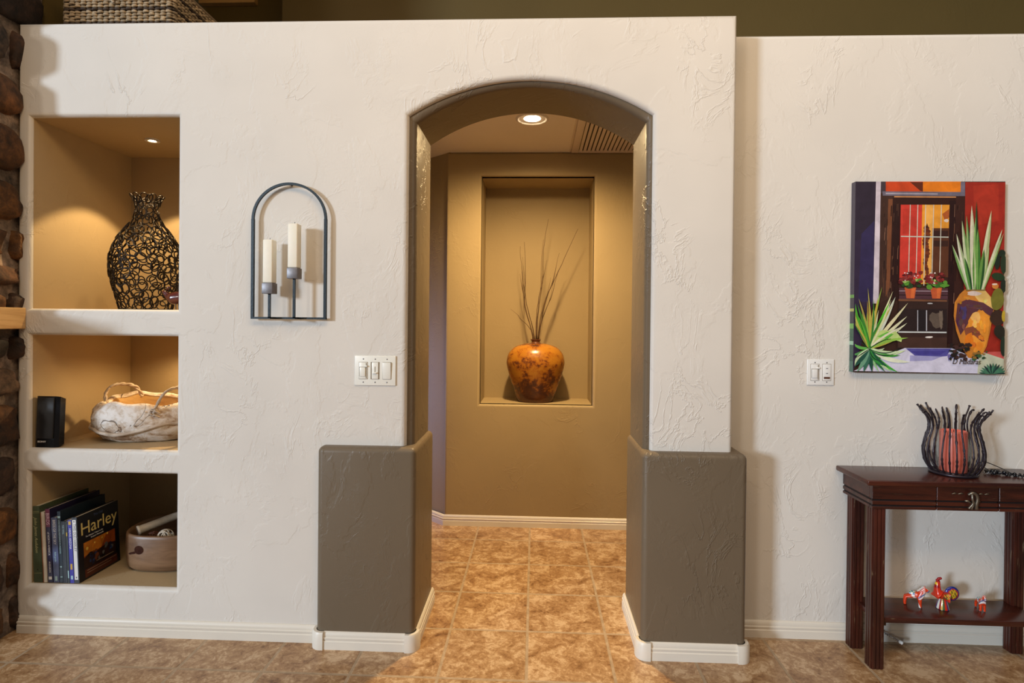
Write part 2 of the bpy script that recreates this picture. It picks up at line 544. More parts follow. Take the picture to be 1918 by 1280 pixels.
# stone chimney: stones over a mortar core
def chimney():
    bm = BM()
    col = []
    def stone(x0, x1, y0, y1, z0, z1, c, bul):
        nv = len(bm.verts)
        vs = bmesh.ops.create_cube(bm, size=1)['verts']
        es = list(set(e for v in vs for e in v.link_edges))
        bmesh.ops.subdivide_edges(bm, edges=es, cuts=6, use_grid_fill=True)
        bm.verts.ensure_lookup_table()
        ph = z0*9+x1*5
        for v in bm.verts[nv:]:
            q = v.co*2
            k = 1-.13*(abs(q.x*q.y)**5+abs(q.y*q.z)**5+abs(q.x*q.z)**5)
            n = .0050*math.sin(2.5*q.x+ph*3+q.z*3)+.0040*math.sin(3*q.y+ph*7+2.6*q.z)+.002*math.sin(9*q.z+7*q.y+ph)
            v.co = Vector(((x0+x1)/2+(x1-x0)/2*q.x*k+n, (y0+y1)/2+(y1-y0)/2*q.y*k+n*.6, (z0+z1)/2+(z1-z0)/2*q.z*k+.4*n*math.sin(4*q.x+4*q.y)))
        cols.extend([c]*(len(bm.verts)-nv))
    cols = []
    z = 0
    rr = random.Random(11)
    pal = [(.050, .024, .012), (.085, .038, .014), (.10, .052, .028), (.035, .020, .013), (.10, .044, .012), (.12, .080, .055)]
    while z < 3.7:
        h = rr.uniform(.10, .23)
        # corner stone seen from the arch side, sometimes two
        ysplit = rr.choice([None, None, -.05])
        g = .022
        px = -2.043+rr.uniform(-.010, .006)-(.012 if z < .6 else 0)
        segs = [(-.178, .02)] if ysplit is None or z > 2.4 else [(-.178, ysplit), (ysplit+g, .02)]
        if z > 2.36: segs = [(-.18, .125)]
        for a, b in segs:
            stone(-2.40, px+rr.uniform(-.006, .004), a+rr.uniform(-.01, .01), b, z+g/2, z+h-g/2, rr.choice(pal), .25)
        x = -2.41
        while x > -3.7:
            w = rr.uniform(.2, .45)
            stone(x-w+g, x, -.135+rr.uniform(-.015, .015), .0, z+g/2, z+h-g/2, rr.choice(pal), .25)
            x -= w
        z += h
    fs = box(bm, -3.9, -2.082, -.115, .12, 0, 3.75)
    order = cols+[(.17, .135, .11)]*(len(bm.verts)-len(cols))
    o = obj('wall_left', bm, M_stone, smooth=60)
    at = o.data.color_attributes.new('paint', 'FLOAT_COLOR', 'POINT')
    for i, c in enumerate(order): at.data[i].color = (*c, 1)
    return struct(o)
chimney()

# baseboards
BH = .066
bprof = [(0, 0), (.013, 0), (.013, .030), (.0105, .033), (.0105, .036), (.0125, .039), (.0125, .044), (.0095, .047), (.0095, .050), (.010, .056), (.006, .063), (.003, BH), (0, BH)]
def baseboard(name, path):
    bm = BM(); sweep(bm, bprof, path)
    return struct(obj(name, bm, M_base, smooth=35))
baseboard('baseboard_left', [(-2.055, 0), (-.834, 0)])
baseboard('baseboard_right', [(.80, .14), (4.2, .14)])
baseboard('baseboard_hall', [(-2.3, 2.748), (-.549, 1.281), (3.2, 1.281)])
def pierboard(name, x0, x1, ends):
    r = .022
    p = []
    p += [(x0, ends[0])]
    p += [(x0+r-r*math.cos(a), -.04+r-r*math.sin(a)) for a in [PI/2*i/6 for i in range(7)]]
    p += [(x1-r+r*math.sin(a), -.04+r-r*math.cos(a)) for a in [PI/2*i/6 for i in range(7)]]
    p += [(x1, ends[1])]
    bm = BM(); sweep(bm, bprof, p)
    # thicker rounded corner blocks
    cp = [(0, 0), (.0185, 0), (.0185, .058), (.014, BH), (0, BH)]
    for cxx, sgn in ((x0, 1), (x1, -1)):
        q = [(cxx+sgn*(r-r*math.cos(a)), -.04+r-r*math.sin(a)) for a in [PI/2*i/8 for i in range(9)]]
        q = [(cxx, -.04+r+.012)]+q+[(cxx+sgn*(r+.012), -.04)]
        if sgn < 0: q = q[::-1]
        sweep(bm, cp, q)
    o = obj(name, bm, M_base, smooth=35)
    return struct(o)
pierboard('baseboard_pier_left', -.832, -.449, (.0, .335))
pierboard('baseboard_pier_right', .412, .802, (.335, .14))

# ------------------------------------------------------------------ lights in ceilings
def recessed(label, x, y, z, ro, ri, group=None):
    t = thing('recessed_light', label, 'ceiling light', (x, y, z))
    bm = BM()
    prof = [(ri, .012), (ri, -.002), (ri+.006, -.006), (ro-.012, -.006), (ro-.002, -.003), (ro, .0005)]
    lathe(bm, prof, 40, (x, y, z), close_top=False, close_bot=False)
    obj('trim_ring', bm, M_ringm, t, smooth=60)
    bm = BM()
    lathe(bm, [(ri*.72, .008), (ri, -.001)], 40, (x, y, z), close_top=False, close_bot=False)
    obj('reflector', bm, M_ringm, t, smooth=60)
    bm = BM()
    lathe(bm, [(ri*.66, .006), (ri*.6, -.001), (ri*.35, -.006), (ri*.1, -.0075)], 32, (x, y, z), close_bot=True)
    obj('bulb', bm, M_bulb, t, smooth=60)
    return t
recessed('round recessed light glowing in the hall ceiling beyond the arch', -.023, .715, 2.3045, .086, .070)
recessed('tiny recessed light glowing in the ceiling of the top niche', -1.722, .29, 2.0635, .030, .024)

# ceiling vent
t = thing('ceiling_vent', 'slatted return air vent in the hall ceiling beside the recessed light', 'vent', (.51, .9, 2.304))
bm = BM()
x0, x1, y0, y1, z = .212, .83, .48, 1.268, 2.3045
for a in ((x0, x0+.042, y0, y1), (x1-.042, x1, y0, y1), (x0+.042, x1-.042, y0, y0+.04), (x0+.042, x1-.042, y1-.032, y1)):
    box(bm, *a, z-.010, z, r=.003, seg=2)
box(bm, x0-.012, x0-.002, y0, y1, z-.003, z)
obj('frame', bm, M_vent, t, smooth=40)
bm = BM(); box(bm, x0+.04, x1-.04, y0+.03, y1-.03, z-.0015, z-.0005)
obj('backing', bm, M_void, t)
n = 22
for i in range(n):
    xs = x0+.054+(x1-x0-.1)*i/(n-1)
    bm = BM()
    box(bm, -.0085, .0085, y0+.035, y1-.03, -.001, .001, M=Matrix.Translation((xs, 0, z-.007)) @ Matrix.Rotation(.45, 4, 'Y'))
    obj('slat', bm, M_vent, t)

# ------------------------------------------------------------------ wall sconce and candles
t = thing('wall_sconce', 'black iron arched candle sconce hanging on the cream wall left of the arch', 'wall sconce', (-.955, 0, 1.27))
yf = -.022
xa, xb, zb, zs = -1.103, -.806, 1.265, 1.653
bm = BM()
cxx, rad = (xa+xb)/2, (xb-xa)/2
w = .0052
def bar(bm, pts, w=.0065, d=.0065, closed=False):
    """square bar through pts lying in an XZ plane"""
    n = len(pts); rings = []
    for i, p in enumerate(pts):
        p = Vector(p)
        tt = Vector(pts[min(i+1, n-1)])-Vector(pts[max(i-1, 0)]); tt.normalize()
        s = Vector((-tt.z, 0, tt.x))
        rings.append([bm.verts.new(p+s*a*w+Vector((0, b*d, 0))) for a, b in ((-1, -1), (1, -1), (1, 1), (-1, 1))])
    for a, b in zip(rings, rings[1:]):
        for k in range(4): bm.faces.new((a[k], a[(k+1) % 4], b[(k+1) % 4], b[k]))
    bm.faces.new(rings[0]); bm.faces.new(rings[-1])
bar(bm, [(xa+w, yf, zb), (xa+w, yf, zs)], w, w)
bar(bm, [(xb-w, yf, zb), (xb-w, yf, zs)], w, w)
bar(bm, [(cxx-(rad-.005)*math.cos(PI*i/36), yf, zs-.002+(1.796-zs-.004)*math.sin(PI*i/36)) for i in range(37)], .0046, .0045)
obj('arch_frame', bm, M_iron, t, smooth=40)
bm = BM(); bar(bm, [(xa, yf, zb+.004), (xb, yf, zb+.004)], .004, .005)
obj('bottom_bar', bm, M_iron, t)
bm = BM(); box(bm, cxx-.004, cxx+.004, -.018, 0, 1.788, 1.794); 
obj('hanger', bm, M_iron, t)
yc = -.056
cands = []
for sx_, zt, zc2 in ((-1.0145, 1.361, 1.567), (-.9185, 1.419, 1.628)):
    bm = BM()
    box(bm, sx_-.0042, sx_+.0042, yc-.0042, yc+.0042, zb+.004, zt+.001)
    box(bm, sx_-.0042, sx_+.0042, yc-.0042, yf, zb, zb+.008)
    obj('stem', bm, M_iron, t)
    bm = BM(); box(bm, sx_-.0205, sx_+.0205, yc-.0215, yc+.0215, zt, zt+.041, r=.0022, seg=2)
    obj('candle_cup', bm, M_cup, t, smooth=40)
    cands.append((sx_, zt+.041, zc2))
for (sx_, z0, z1), lab in zip(cands, ('square ivory candle on the shorter stem of the iron sconce', 'square ivory candle on the taller stem of the iron sconce')):
    k = thing('candle', lab, 'candle', (sx_, yc, z0), group=None)
    bm = BM(); fs = box(bm, sx_-.0188, sx_+.0188, yc-.0192, yc+.0192, z0+.0003, z1, r=.004, seg=3)
    obj('wax', bm, M_wax, k, smooth=60)
    bm = BM(); tube(bm, [(sx_, yc, z1-.002), (sx_+.001, yc, z1+.008)], .001, 6)
    obj('wick', bm, M_wick, k)

# ------------------------------------------------------------------ switches
def switch_plate(name, label, x0, x1, z0, z1, y, gangs, mat):
    t = thing(name, label, 'light switch', ((x0+x1)/2, y, (z0+z1)/2))
    bm = BM(); box(bm, x0, x1, y-.006, y-.0003, z0, z1, r=.0025, seg=3)
    obj('cover_plate', bm, mat, t, smooth=50)
    n = len(gangs); zc_ = (z0+z1)/2
    pitch = .0465
    for i, kind in enumerate(gangs):
        gx = (x0+x1)/2+(i-(n-1)/2)*pitch
        for zz in (z0+.013, z1-.013):
            bm = BM(); lathe(bm, [(.0026, 0), (.0026, .0006), (.0018, .0011)], 12)
            bmesh.ops.transform(bm, matrix=Matrix.Translation((gx, y-.006, zz)) @ Matrix.Rotation(PI/2, 4, 'X'), verts=bm.verts[:])
            obj('screw', bm, M_slot if False else M_cup, t, smooth=60)
        hz = .0325; hx = .0160
        bm = BM(); box(bm, gx-hx-.0012, gx+hx+.0012, y-.0064, y-.005, zc_-hz-.0012, zc_+hz+.0012)
        obj('opening', bm, M_slot, t)
        if kind == 'dimmer':
            bm = BM(); box(bm, gx-hx, gx+hx, y-.0085, y-.005, zc_-hz, zc_+hz, r=.001, seg=2)
            obj('dimmer_body', bm, mat, t, smooth=50)
            bm = BM(); box(bm, gx+hx-.0055, gx+hx-.0025, y-.0088, y-.0075, zc_-hz+.003, zc_+hz-.003)
            obj('slider_slot', bm, M_slot, t)
            bm = BM(); box(bm, gx+hx-.009, gx+hx+.001, y-.0135, y-.0080, zc_+hz-.018, zc_+hz-.012, r=.001)
            obj('slider', bm, mat, t, smooth=50)
            bm = BM(); box(bm, gx-hx+.003, gx+hx-.007, y-.0115, y-.0080, zc_-hz+.010, zc_+hz-.020, r=.001)
            obj('button', bm, mat, t, smooth=50)
            bm = BM(); box(bm, gx-hx+.0015, gx-hx+.003, y-.0089, y-.0075, zc_-hz+.010, zc_+hz-.018)
            box(bm, gx-hx+.0015, gx+hx-.007, y-.0089, y-.0075, zc_+hz-.0195, zc_+hz-.018)
            obj('gap', bm, M_slot, t)
        elif kind == 'slide':
            bm = BM(); box(bm, gx-hx+.003, gx+hx-.003, y-.0085, y-.005, zc_-hz, zc_+hz, r=.001)
            obj('slide_body', bm, mat, t, smooth=50)
            bm = BM(); box(bm, gx-.0012, gx+.0012, y-.0089, y-.008, zc_-.006, zc_+.016)
            obj('slider_slot', bm, M_slot, t)
            bm = BM(); box(bm, gx-.008, gx+.008, y-.0155, y-.0083, zc_-.011, zc_-.006, r=.001)
            obj('slider', bm, mat, t, smooth=50)
        elif kind == 'rocker':
            bm = BM()
            fs = box(bm, gx-hx, gx+hx, -.0035, .0015, -hz, hz, r=.001, M=Matrix.Translation((0, y-.0072, zc_)) @ Matrix.Rotation(.07, 4, 'X'))
            obj('rocker', bm, mat, t, smooth=50)
        elif kind == 'sensor':
            bm = BM(); box(bm, gx-hx, gx+hx, y-.0078, y-.005, zc_-hz, zc_+hz, r=.001)
            obj('control_body', bm, mat, t, smooth=50)
            bm = BM(); box(bm, gx-.012, gx+.012, y-.0084, y-.007, zc_-.026, zc_-.018)
            obj('dark_window', bm, M_dark, t)
            for zz in (.016, -.004):
                bm = BM(); box(bm, gx-.004, gx+.004, y-.0084, y-.007, zc_+zz-.0012, zc_+zz+.0012)
                obj('button_mark', bm, M_cup, t)
    return t
switch_plate('light_switch', 'three-gang almond switch plate on the cream wall below the iron sconce', -.699, -.537, 1.010, 1.126, 0, ['dimmer', 'slide', 'rocker'], M_plate)
switch_plate('light_switch', 'two-gang white switch plate on the wall left of the canvas painting', 1.096, 1.202, 1.021, 1.125, .14, ['dimmer', 'sensor'], M_plate2)

# ------------------------------------------------------------------ top niche: wire vase and bird
def wire_vase():
    prof = smoothstep([(.100, 0), (.119, .07), (.137, .15), (.141, .22), (.130, .285), (.100, .34), (.066, .39), (.048, .43), (.046, .465), (.052, .49), (.062, .515)], 8)
    zs_ = [p[1] for p in prof]; rs_ = [p[0] for p in prof]
    def rad(z):
        z = max(0, min(.515, z))
        for i in range(len(zs_)-1):
            if zs_[i+1] >= z:
                k = (z-zs_[i])/max(1e-6, zs_[i+1]-zs_[i]); return rs_[i]+(rs_[i+1]-rs_[i])*k
        return rs_[-1]
    c = Vector((-1.752, .30, 1.299))
    rr = random.Random(3)
    pts = []
    tot = 250
    def rz():
        while True:
            z = rr.uniform(.014, .50)
            if rr.random() < rad(z)/.142: return z
    def P(th, z, o=0):
        r = rad(z)+o
        return Vector((r*math.cos(th), r*math.sin(th), z))
    for i in range(tot):
        best = None
        for k in range(14):
            th, z = rr.uniform(0, 2*PI), rz()
            q = P(th, z)
            d = min([(q-p[2]).length for p in pts], default=9)
            if best is None or d > best[0]: best = (d, th, z, q)
        pts.append(best[1:])
    bm = BM()
    for th, z, q in pts:
        a = rr.uniform(.018, .027); b = a*rr.uniform(.55, .82); ro = rr.uniform(0, PI)
        if z > .36: a *= .8; b *= .72; ro = PI/2+rr.uniform(-.3, .3)
        o = rr.uniform(-.003, .003)
        loop = []
        for k in range(18):
            u = a*math.cos(2*PI*k/18); v = b*math.sin(2*PI*k/18)
            du = u*math.cos(ro)-v*math.sin(ro); dv = u*math.sin(ro)+v*math.cos(ro)
            zz = max(.002, min(.512, z+dv))
            loop.append(c+P(th+du/max(.04, rad(z)), zz, o))
        tube(bm, loop, .0027, 6, closed=True)
    # rim: upright flared loops, and a base ring
    for k in range(11):
        th = 2*PI*k/11
        loop = []
        for j in range(14):
            du = .0135*math.cos(2*PI*j/14); dv = .018*math.sin(2*PI*j/14)
            loop.append(c+P(th+du/.056, .499+dv, .3*max(0, dv)))
        tube(bm, loop, .0022, 5, closed=True)
    tube(bm, [c+P(2*PI*k/48, .003) for k in range(48)], .0025, 6, closed=True)
    tube(bm, [c+P(2*PI*k/36, .482) for k in range(36)], .0018, 5, closed=True)
    o = obj('wire_vase', bm, M_wirev, smooth=180)
    return tag(o, 'tall openwork vase of looped dark wire standing in the top niche', 'vase')
wire_vase()

t = thing('bird_figurine', 'small dark red bird figurine on thin legs beside the wire vase', 'figurine', (-1.50, .15, 1.298))
nodes = [(-1.500, .15, 1.350, .030), (-1.530, .15, 1.348, .027), (-1.553, .15, 1.358, .014), (-1.566, .15, 1.376, .011), (-1.578, .15, 1.377, .004), (-1.47, .15, 1.355, .017), (-1.44, .15, 1.368, .007)]
M_bird = plain('red_glaze', (.085, .016, .012, 1), .25, coat=.4, var=.3, bscale=30)
me = skin(nodes, [(0, 1), (1, 2), (2, 3), (3, 4), (0, 5), (5, 6)])
link('body', me, M_bird, t)
bm = BM()
tube(bm, [(-1.556, .15, 1.384), (-1.548, .15, 1.396), (-1.536, .15, 1.395)], [.006, .004, .002], 8)
obj('crest', bm, M_bird, t, smooth=180)
for dy in (-.009, .009):
    bm = BM(); tube(bm, [(-1.512, .15+dy, 1.33), (-1.511, .15+dy, 1.2985)], .0018, 6)
    obj('leg', bm, M_wirev, t)

# ------------------------------------------------------------------ middle niche: speaker and bark basket
t = thing('speaker', 'small black bookshelf loudspeaker at the left end of the middle niche', 'speaker', (-1.966, .020, .7375), (-.045, 0, 0))
bm = BM()
w2 = .048; h = .206
pf = [(-w2, 0), (-w2+.006, -.006), (w2-.012, -.006), (w2-.004, 0)]
V = lambda p: bm.verts.new(p)
front0 = [V((-w2, .004, 0)), V((-w2+.008, 0, 0)), V((w2-.016, 0, 0)), V((w2, .006, .0)), V((w2+.001, .030, .010))]
front1 = [V((-w2, .004, h)), V((-w2+.008, 0, h)), V((w2-.016, 0, h)), V((w2, .006, h-.002)), V((w2+.001, .030, h-.012))]
back0 = [V((-w2, .085, .020)), V((w2-.060, .09, .020)), V((w2-.046, .080, .020))]
back1 = [V((-w2, .085, h-.026)), V((w2-.060, .09, h-.026)), V((w2-.046, .080, h-.026))]
for i in range(4): bm.faces.new((front0[i], front0[i+1], front1[i+1], front1[i]))
for i in range(2): bm.faces.new((back0[i], back0[i+1], back1[i+1], back1[i]))
bm.faces.new((front0[4], back0[2], back1[2], front1[4]))
bm.faces.new((front0[0], back0[0], back1[0], front1[0]))
bm.faces.new(front1+back1[::-1]); bm.faces.new(front0+back0[::-1])
obj('cabinet', bm, M_black, t, local=True)
bm = BM(); box(bm, -w2+.009, w2-.018, -.0035, .001, .036, h-.005, r=.0015)
for v in bm.verts:
    if v.co.y < -.001: v.co.y -= .006*(1-((v.co.x+.005)/.045)**2)
obj('grille', bm, M_grille, t, local=True, smooth=60)
text('SONY', .0098, Matrix.Translation((-.036, -.0006, .0195)) @ Matrix.Rotation(PI/2, 4, 'X'), M_chrome, t, sx=1.35, bold=.0003)
bm = BM(); tube(bm, smoothstep([(.0, .084, .03), (.012, .10, .012), (.03, .125, .010), (.022, .16, .011)], 6), .0014, 6)
obj('cable', bm, plain('clear_cable', (.42, .30, .16, 1), .4), t, local=True)

M_bark = None
def bark_mat():
    t = NT('bleached_bark')
    v = t.coord()
    n1 = t.noise(t.mapping(v, (1, 1, 1.8)), 7, 7, .64, .8)
    n2 = t.noise(t.mapping(v, (1, 1, 1.5), (3, 3, 3)), 38, 5, .62, .8)
    base = t.ramp(t.math('ADD', t.math('MULTIPLY', n1, .7), t.math('MULTIPLY', n2, .3)), [(.37, (.13, .065, .03)), (.44, (.34, .22, .13)), (.50, (.58, .49, .40)), (.58, (.76, .72, .68))])
    cr = t.math('ABSOLUTE', t.math('SUBTRACT', t.noise(t.mapping(v, (1, 1, 1), (5, 1, 2)), 5, 3, .5, .8), .5))
    crack = t.ramp(cr, [(.0, (1, 1, 1)), (.008, (0, 0, 0))])
    col = t.mix(t.math('MULTIPLY', crack, .75), base, (.09, .05, .03, 1))
    t.l(col, t.b.inputs['Base Color'])
    t.b.inputs['Roughness'].default_value = .7
    t.bump(t.math('SUBTRACT', t.math('ADD', t.math('MULTIPLY', n1, .8), t.math('MULTIPLY', n2, .3)), crack), .75, .008)
    return t.m
M_bark = bark_mat()
M_inner = wood('palm_fibre', (.40, .22, .07, 1), (.62, .42, .18, 1), (.25, .12, .04, 1), scale=(1, 1, 3), rough=.7)
M_vine = wood('vine', (.30, .22, .15, 1), (.55, .46, .37, 1), (.2, .12, .08, 1), scale=(2, 2, 2), rough=.7)
t = thing('bark_basket', 'wide low basket of bleached bark with twisted vine handles in the middle niche', 'basket', (-1.675, .265, .737))
c = Vector((-1.702, .258, .737))
def wob(a, z):
    return 1+.03*math.sin(3*a+1)+.02*math.sin(7*a+z*40)+.012*math.sin(13*a-z*60)
def bring(r, z, n=64, top=0):
    out = []
    for k in range(n):
        a = 2*PI*k/n
        w_ = wob(a, z)
        zz = z+top*(.010*math.sin(a)+.008*math.sin(3*a+.6)+.004*math.sin(9*a))
        out.append((c.x+.245*r*w_*math.cos(a), c.y+.165*r*w_*math.sin(a), c.z+zz))
    return out
def rings_to(bm, rings, close0=True, close1=False):
    R0 = [[bm.verts.new(p) for p in r] for r in rings]
    n = len(R0[0])
    for a, b in zip(R0, R0[1:]):
        for k in range(n): bm.faces.new((a[k], a[(k+1) % n], b[(k+1) % n], b[k]))
    if close0: bm.faces.new(R0[0][::-1])
    if close1: bm.faces.new(R0[-1])
bm = BM()
rings_to(bm, [bring(r, z, top=tp) for r, z, tp in ((.70, .0005, 0), (.80, .008, 0), (.90, .03, 0), (.965, .055, .1), (1.0, .08, .2), (1.0, .11, .45), (.95, .14, .8), (.86, .163, 1), (.80, .172, 1), (.76, .170, 1), (.74, .158, 1))])
obj('bark_body', bm, M_bark, t, smooth=180)
bm = BM()
rings_to(bm, [bring(r, z, top=tp) for r, z, tp in ((.765, .168, 1), (.74, .15, .9), (.78, .10, .5), (.72, .05, .1), (.55, .03, 0))], close0=False, close1=True)
obj('inner_lining', bm, M_inner, t, smooth=180)
bm = BM()
loop = []
for k in range(80):
    a = 2*PI*k/80
    zz = .062+.020*math.sin(2*a+2.4)+.006*math.sin(5*a)
    loop.append((c.x+.245*.988*wob(a, zz)*math.cos(a), c.y+.165*.988*wob(a, zz)*math.sin(a), c.z+zz))
tube(bm, loop, [.0075+.0012*math.sin(k*.9) for k in range(80)], 8, closed=True)
obj('vine_band', bm, M_vine, t, smooth=180)
def twist_handle(pts):
    path = smoothstep(pts, 10)
    bm = BM()
    for ph in (0, PI):
        pp = []
        for i, p in enumerate(path):
            a = i*.55+ph
            pp.append((p[0]+.003*math.cos(a), p[1]+.003*math.sin(a), p[2]+.003*math.sin(a+.8)))
        tube(bm, pp, .0052, 8)
    obj('handle', bm, M_vine, t, smooth=180)
twist_handle([(-1.866, .215, .885), (-1.882, .225, .925), (-1.868, .24, .960), (-1.840, .27, .968), (-1.808, .31, .952), (-1.792, .335, .905)])
twist_handle([(-1.592, .125, .862), (-1.582, .13, .900), (-1.560, .15, .950), (-1.535, .2, .965), (-1.52, .27, .945), (-1.52, .33, .90)])
bm = BM(); bmr = random.Random(5)
for k in range(7):
    x = -1.600+.022*bmr.uniform(-1, 1); z = .868+.02*bmr.uniform(-1, .6)
    tube(bm, smoothstep([(x-.012, .124, z), (x, .112, z+.008), (x+.014, .124, z-.004)], 4), .003, 6)
obj('knot', bm, M_vine, t, smooth=180)

# ------------------------------------------------------------------ bottom niche: books and bowl
M_paper = plain('page_edges', (.62, .55, .42, 1), .8, var=.08, bscale=200)
mats_cache = {}
def bcol(r, g, b, rough=.38):
    k = (r, g, b)
    if k not in mats_cache: mats_cache[k] = plain('book_cover_%d' % len(mats_cache), lin(r, g, b), rough, var=.12, bscale=25)
    return mats_cache[k]
TILT = -.052
def book(label, x, th, hgt, dep, col, lines=(), hard=True, y=.022, gap=0):
    """x = left of spine at the shelf. spine faces -Y. local x across the thickness, z up"""
    t = thing('book', label, 'book', (x, y, .189+(.0005)), (0, TILT, 0), 'books in the bottom niche')
    cv = .0022 if hard else .0008
    bm = BM()
    box(bm, 0, th, 0, cv*1.6, 0, hgt)
    box(bm, 0, cv, cv*1.6, dep, 0, hgt)
    box(bm, th-cv, th, cv*1.6, dep, 0, hgt)
    obj('cover', bm, col, t, local=True)
    bm = BM(); g = .003 if hard else .0003
    box(bm, cv, th-cv, cv*1.6, dep-g*1.5, g, hgt-g)
    obj('pages', bm, M_paper, t, local=True)
    for (s, size, zt, mat, sx, shear) in lines:
        # text running down the spine, starting at height zt
        M = Matrix.Translation((th/2-size*.34, -.0002, zt)) @ Matrix.Rotation(PI/2, 4, 'X') @ Matrix.Rotation(-PI/2, 4, 'Z')
        text(s, size, M, mat, t, sx=sx, shear=shear, ext=.0001)
    return t
def panel(t, x0, x1, z0, z1, mat, name='spine_panel', y=-.0003):
    bm = BM(); box(bm, x0, x1, y, .001, z0, z1)
    obj(name, bm, mat, t, local=True)
I_cream = plain('cream_ink', lin(190, 190, 140), .5)
I_white = plain('white_ink', lin(225, 225, 225), .5)
I_pink = plain('pink_ink', lin(215, 190, 205), .5)
I_black = plain('black_ink', lin(25, 20, 22), .5)
I_cyan = plain('pale_cyan_ink', lin(165, 200, 205), .5)
I_gold = plain('gold_ink', lin(200, 165, 60), .5)
I_gold2 = plain('pale_gold_ink', lin(225, 205, 130), .5)
b = book('thick green hardback with gilt script, leftmost against the niche wall', -2.014, .035, .308, .25, bcol(72, 84, 62),
         [('John James Audubon', .017, .262, I_cream, 1.0, .35)])
panel(b, .002, .033, .286, .2867, I_cream); panel(b, .002, .033, .280, .2807, I_cream); panel(b, .002, .033, .036, .0367, I_cream)
panel(b, .015, .019, .048, .053, I_black, 'spine_emblem')
b = book('thin cream paperback wedged between the green hardback and the BIRDS book', -1.976, .016, .284, .24, bcol(222, 215, 200), hard=False)
panel(b, .0, .004, 0, .284, bcol(150, 105, 80), 'tan_edge')
b = book('BIRDS volume with pink top and navy spine', -1.955, .019, .298, .26, bcol(38, 34, 66),
         [('BIRDS', .0195, .282, I_pink, .95, 0), ('of NORTH AMERICA', .011, .205, I_white, .95, 0), ('AUDUBON', .010, .085, I_white, .9, 0)])
panel(b, .0005, .0185, .225, .2975, bcol(120, 62, 88), 'pink_panel', -.00015); panel(b, .003, .016, .012, .024, I_white, 'white_label')
b = book('slate blue book with pale lettering beside the BIRDS book', -1.932, .024, .263, .24, bcol(82, 92, 128),
         [('BIRDS OF THE SKY', .0155, .255, I_white, .78, 0), ('field guide', .010, .125, I_cyan, 1, .2)])
panel(b, .006, .016, .008, .026, I_cyan, 'spine_panel')
b = book('tall dark teal book with cyan title down its spine', -1.905, .0125, .289, .235, bcol(14, 34, 48),
         [('LAKE HAVASU MOTORING IN ARIZONA', .0082, .255, I_cyan, .92, 0)])
panel(b, .001, .0115, .262, .270, I_cyan, 'spine_band'); panel(b, .002, .0105, .022, .026, I_cyan, 'spine_band'); panel(b, .003, .0095, .062, .068, I_cyan, 'spine_band')
b = book('black book titled THE WALL beside the dark teal book', -1.891, .0165, .25, .235, bcol(10, 18, 30),
         [('THE WALL', .0088, .235, I_cyan, .9, 0)])
b = book('very thin black-green booklet between THE WALL and the blue hiking guide', -1.873, .008, .249, .22, bcol(16, 26, 18), hard=False)
panel(b, .002, .006, .02, .05, I_cyan, 'spine_band'); panel(b, .002, .006, .19, .205, I_gold, 'spine_band')
b = book('bright blue paperback titled HIKING ARIZONA', -1.863, .016, .255, .225, bcol(46, 44, 150),
         [('HIKING ARIZONA', .0118, .222, I_white, .88, 0)], hard=False)
panel(b, .003, .013, .236, .250, I_gold, 'spine_band'); panel(b, .004, .012, .055, .078, I_gold, 'spine_band'); panel(b, .004, .012, .015, .03, I_cyan, 'spine_band')
# the front book: white spine, dark picture cover
b = book('book with white spine and dark motorcycle picture cover, rightmost of the row', -1.8455, .021, .266, .222, bcol(14, 16, 26),
         [('THIS OLD HARLEY', .0150, .240, I_black, .9, 0)])
panel(b, .002, .0165, .014, .256, I_white, 'white_spine_panel', -.00015)
panel(b, .0075, .0105, .246, .252, I_black, 'spine_emblem'); panel(b, .0075, .0115, .02, .026, I_black, 'spine_emblem')
Mc = lambda y, z: Matrix.Translation((.0212, y, z)) @ Matrix.Rotation(PI/2, 4, 'Z') @ Matrix.Rotation(PI/2, 4, 'X')
text('Harley', .074, Mc(.014, .184), I_gold2, b, sx=1.0, ext=.0002)
text('This Old', .014, Mc(.085, .243), bcol(70, 90, 130), b)
text('The Ultimate Tribute to the', .0085, Mc(.040, .169), I_white, b, sx=.95)
text('Greatest Motorcycle', .0085, Mc(.066, .158), I_white, b, sx=.95)
M_cov = painted('cover_print', .35, .5)
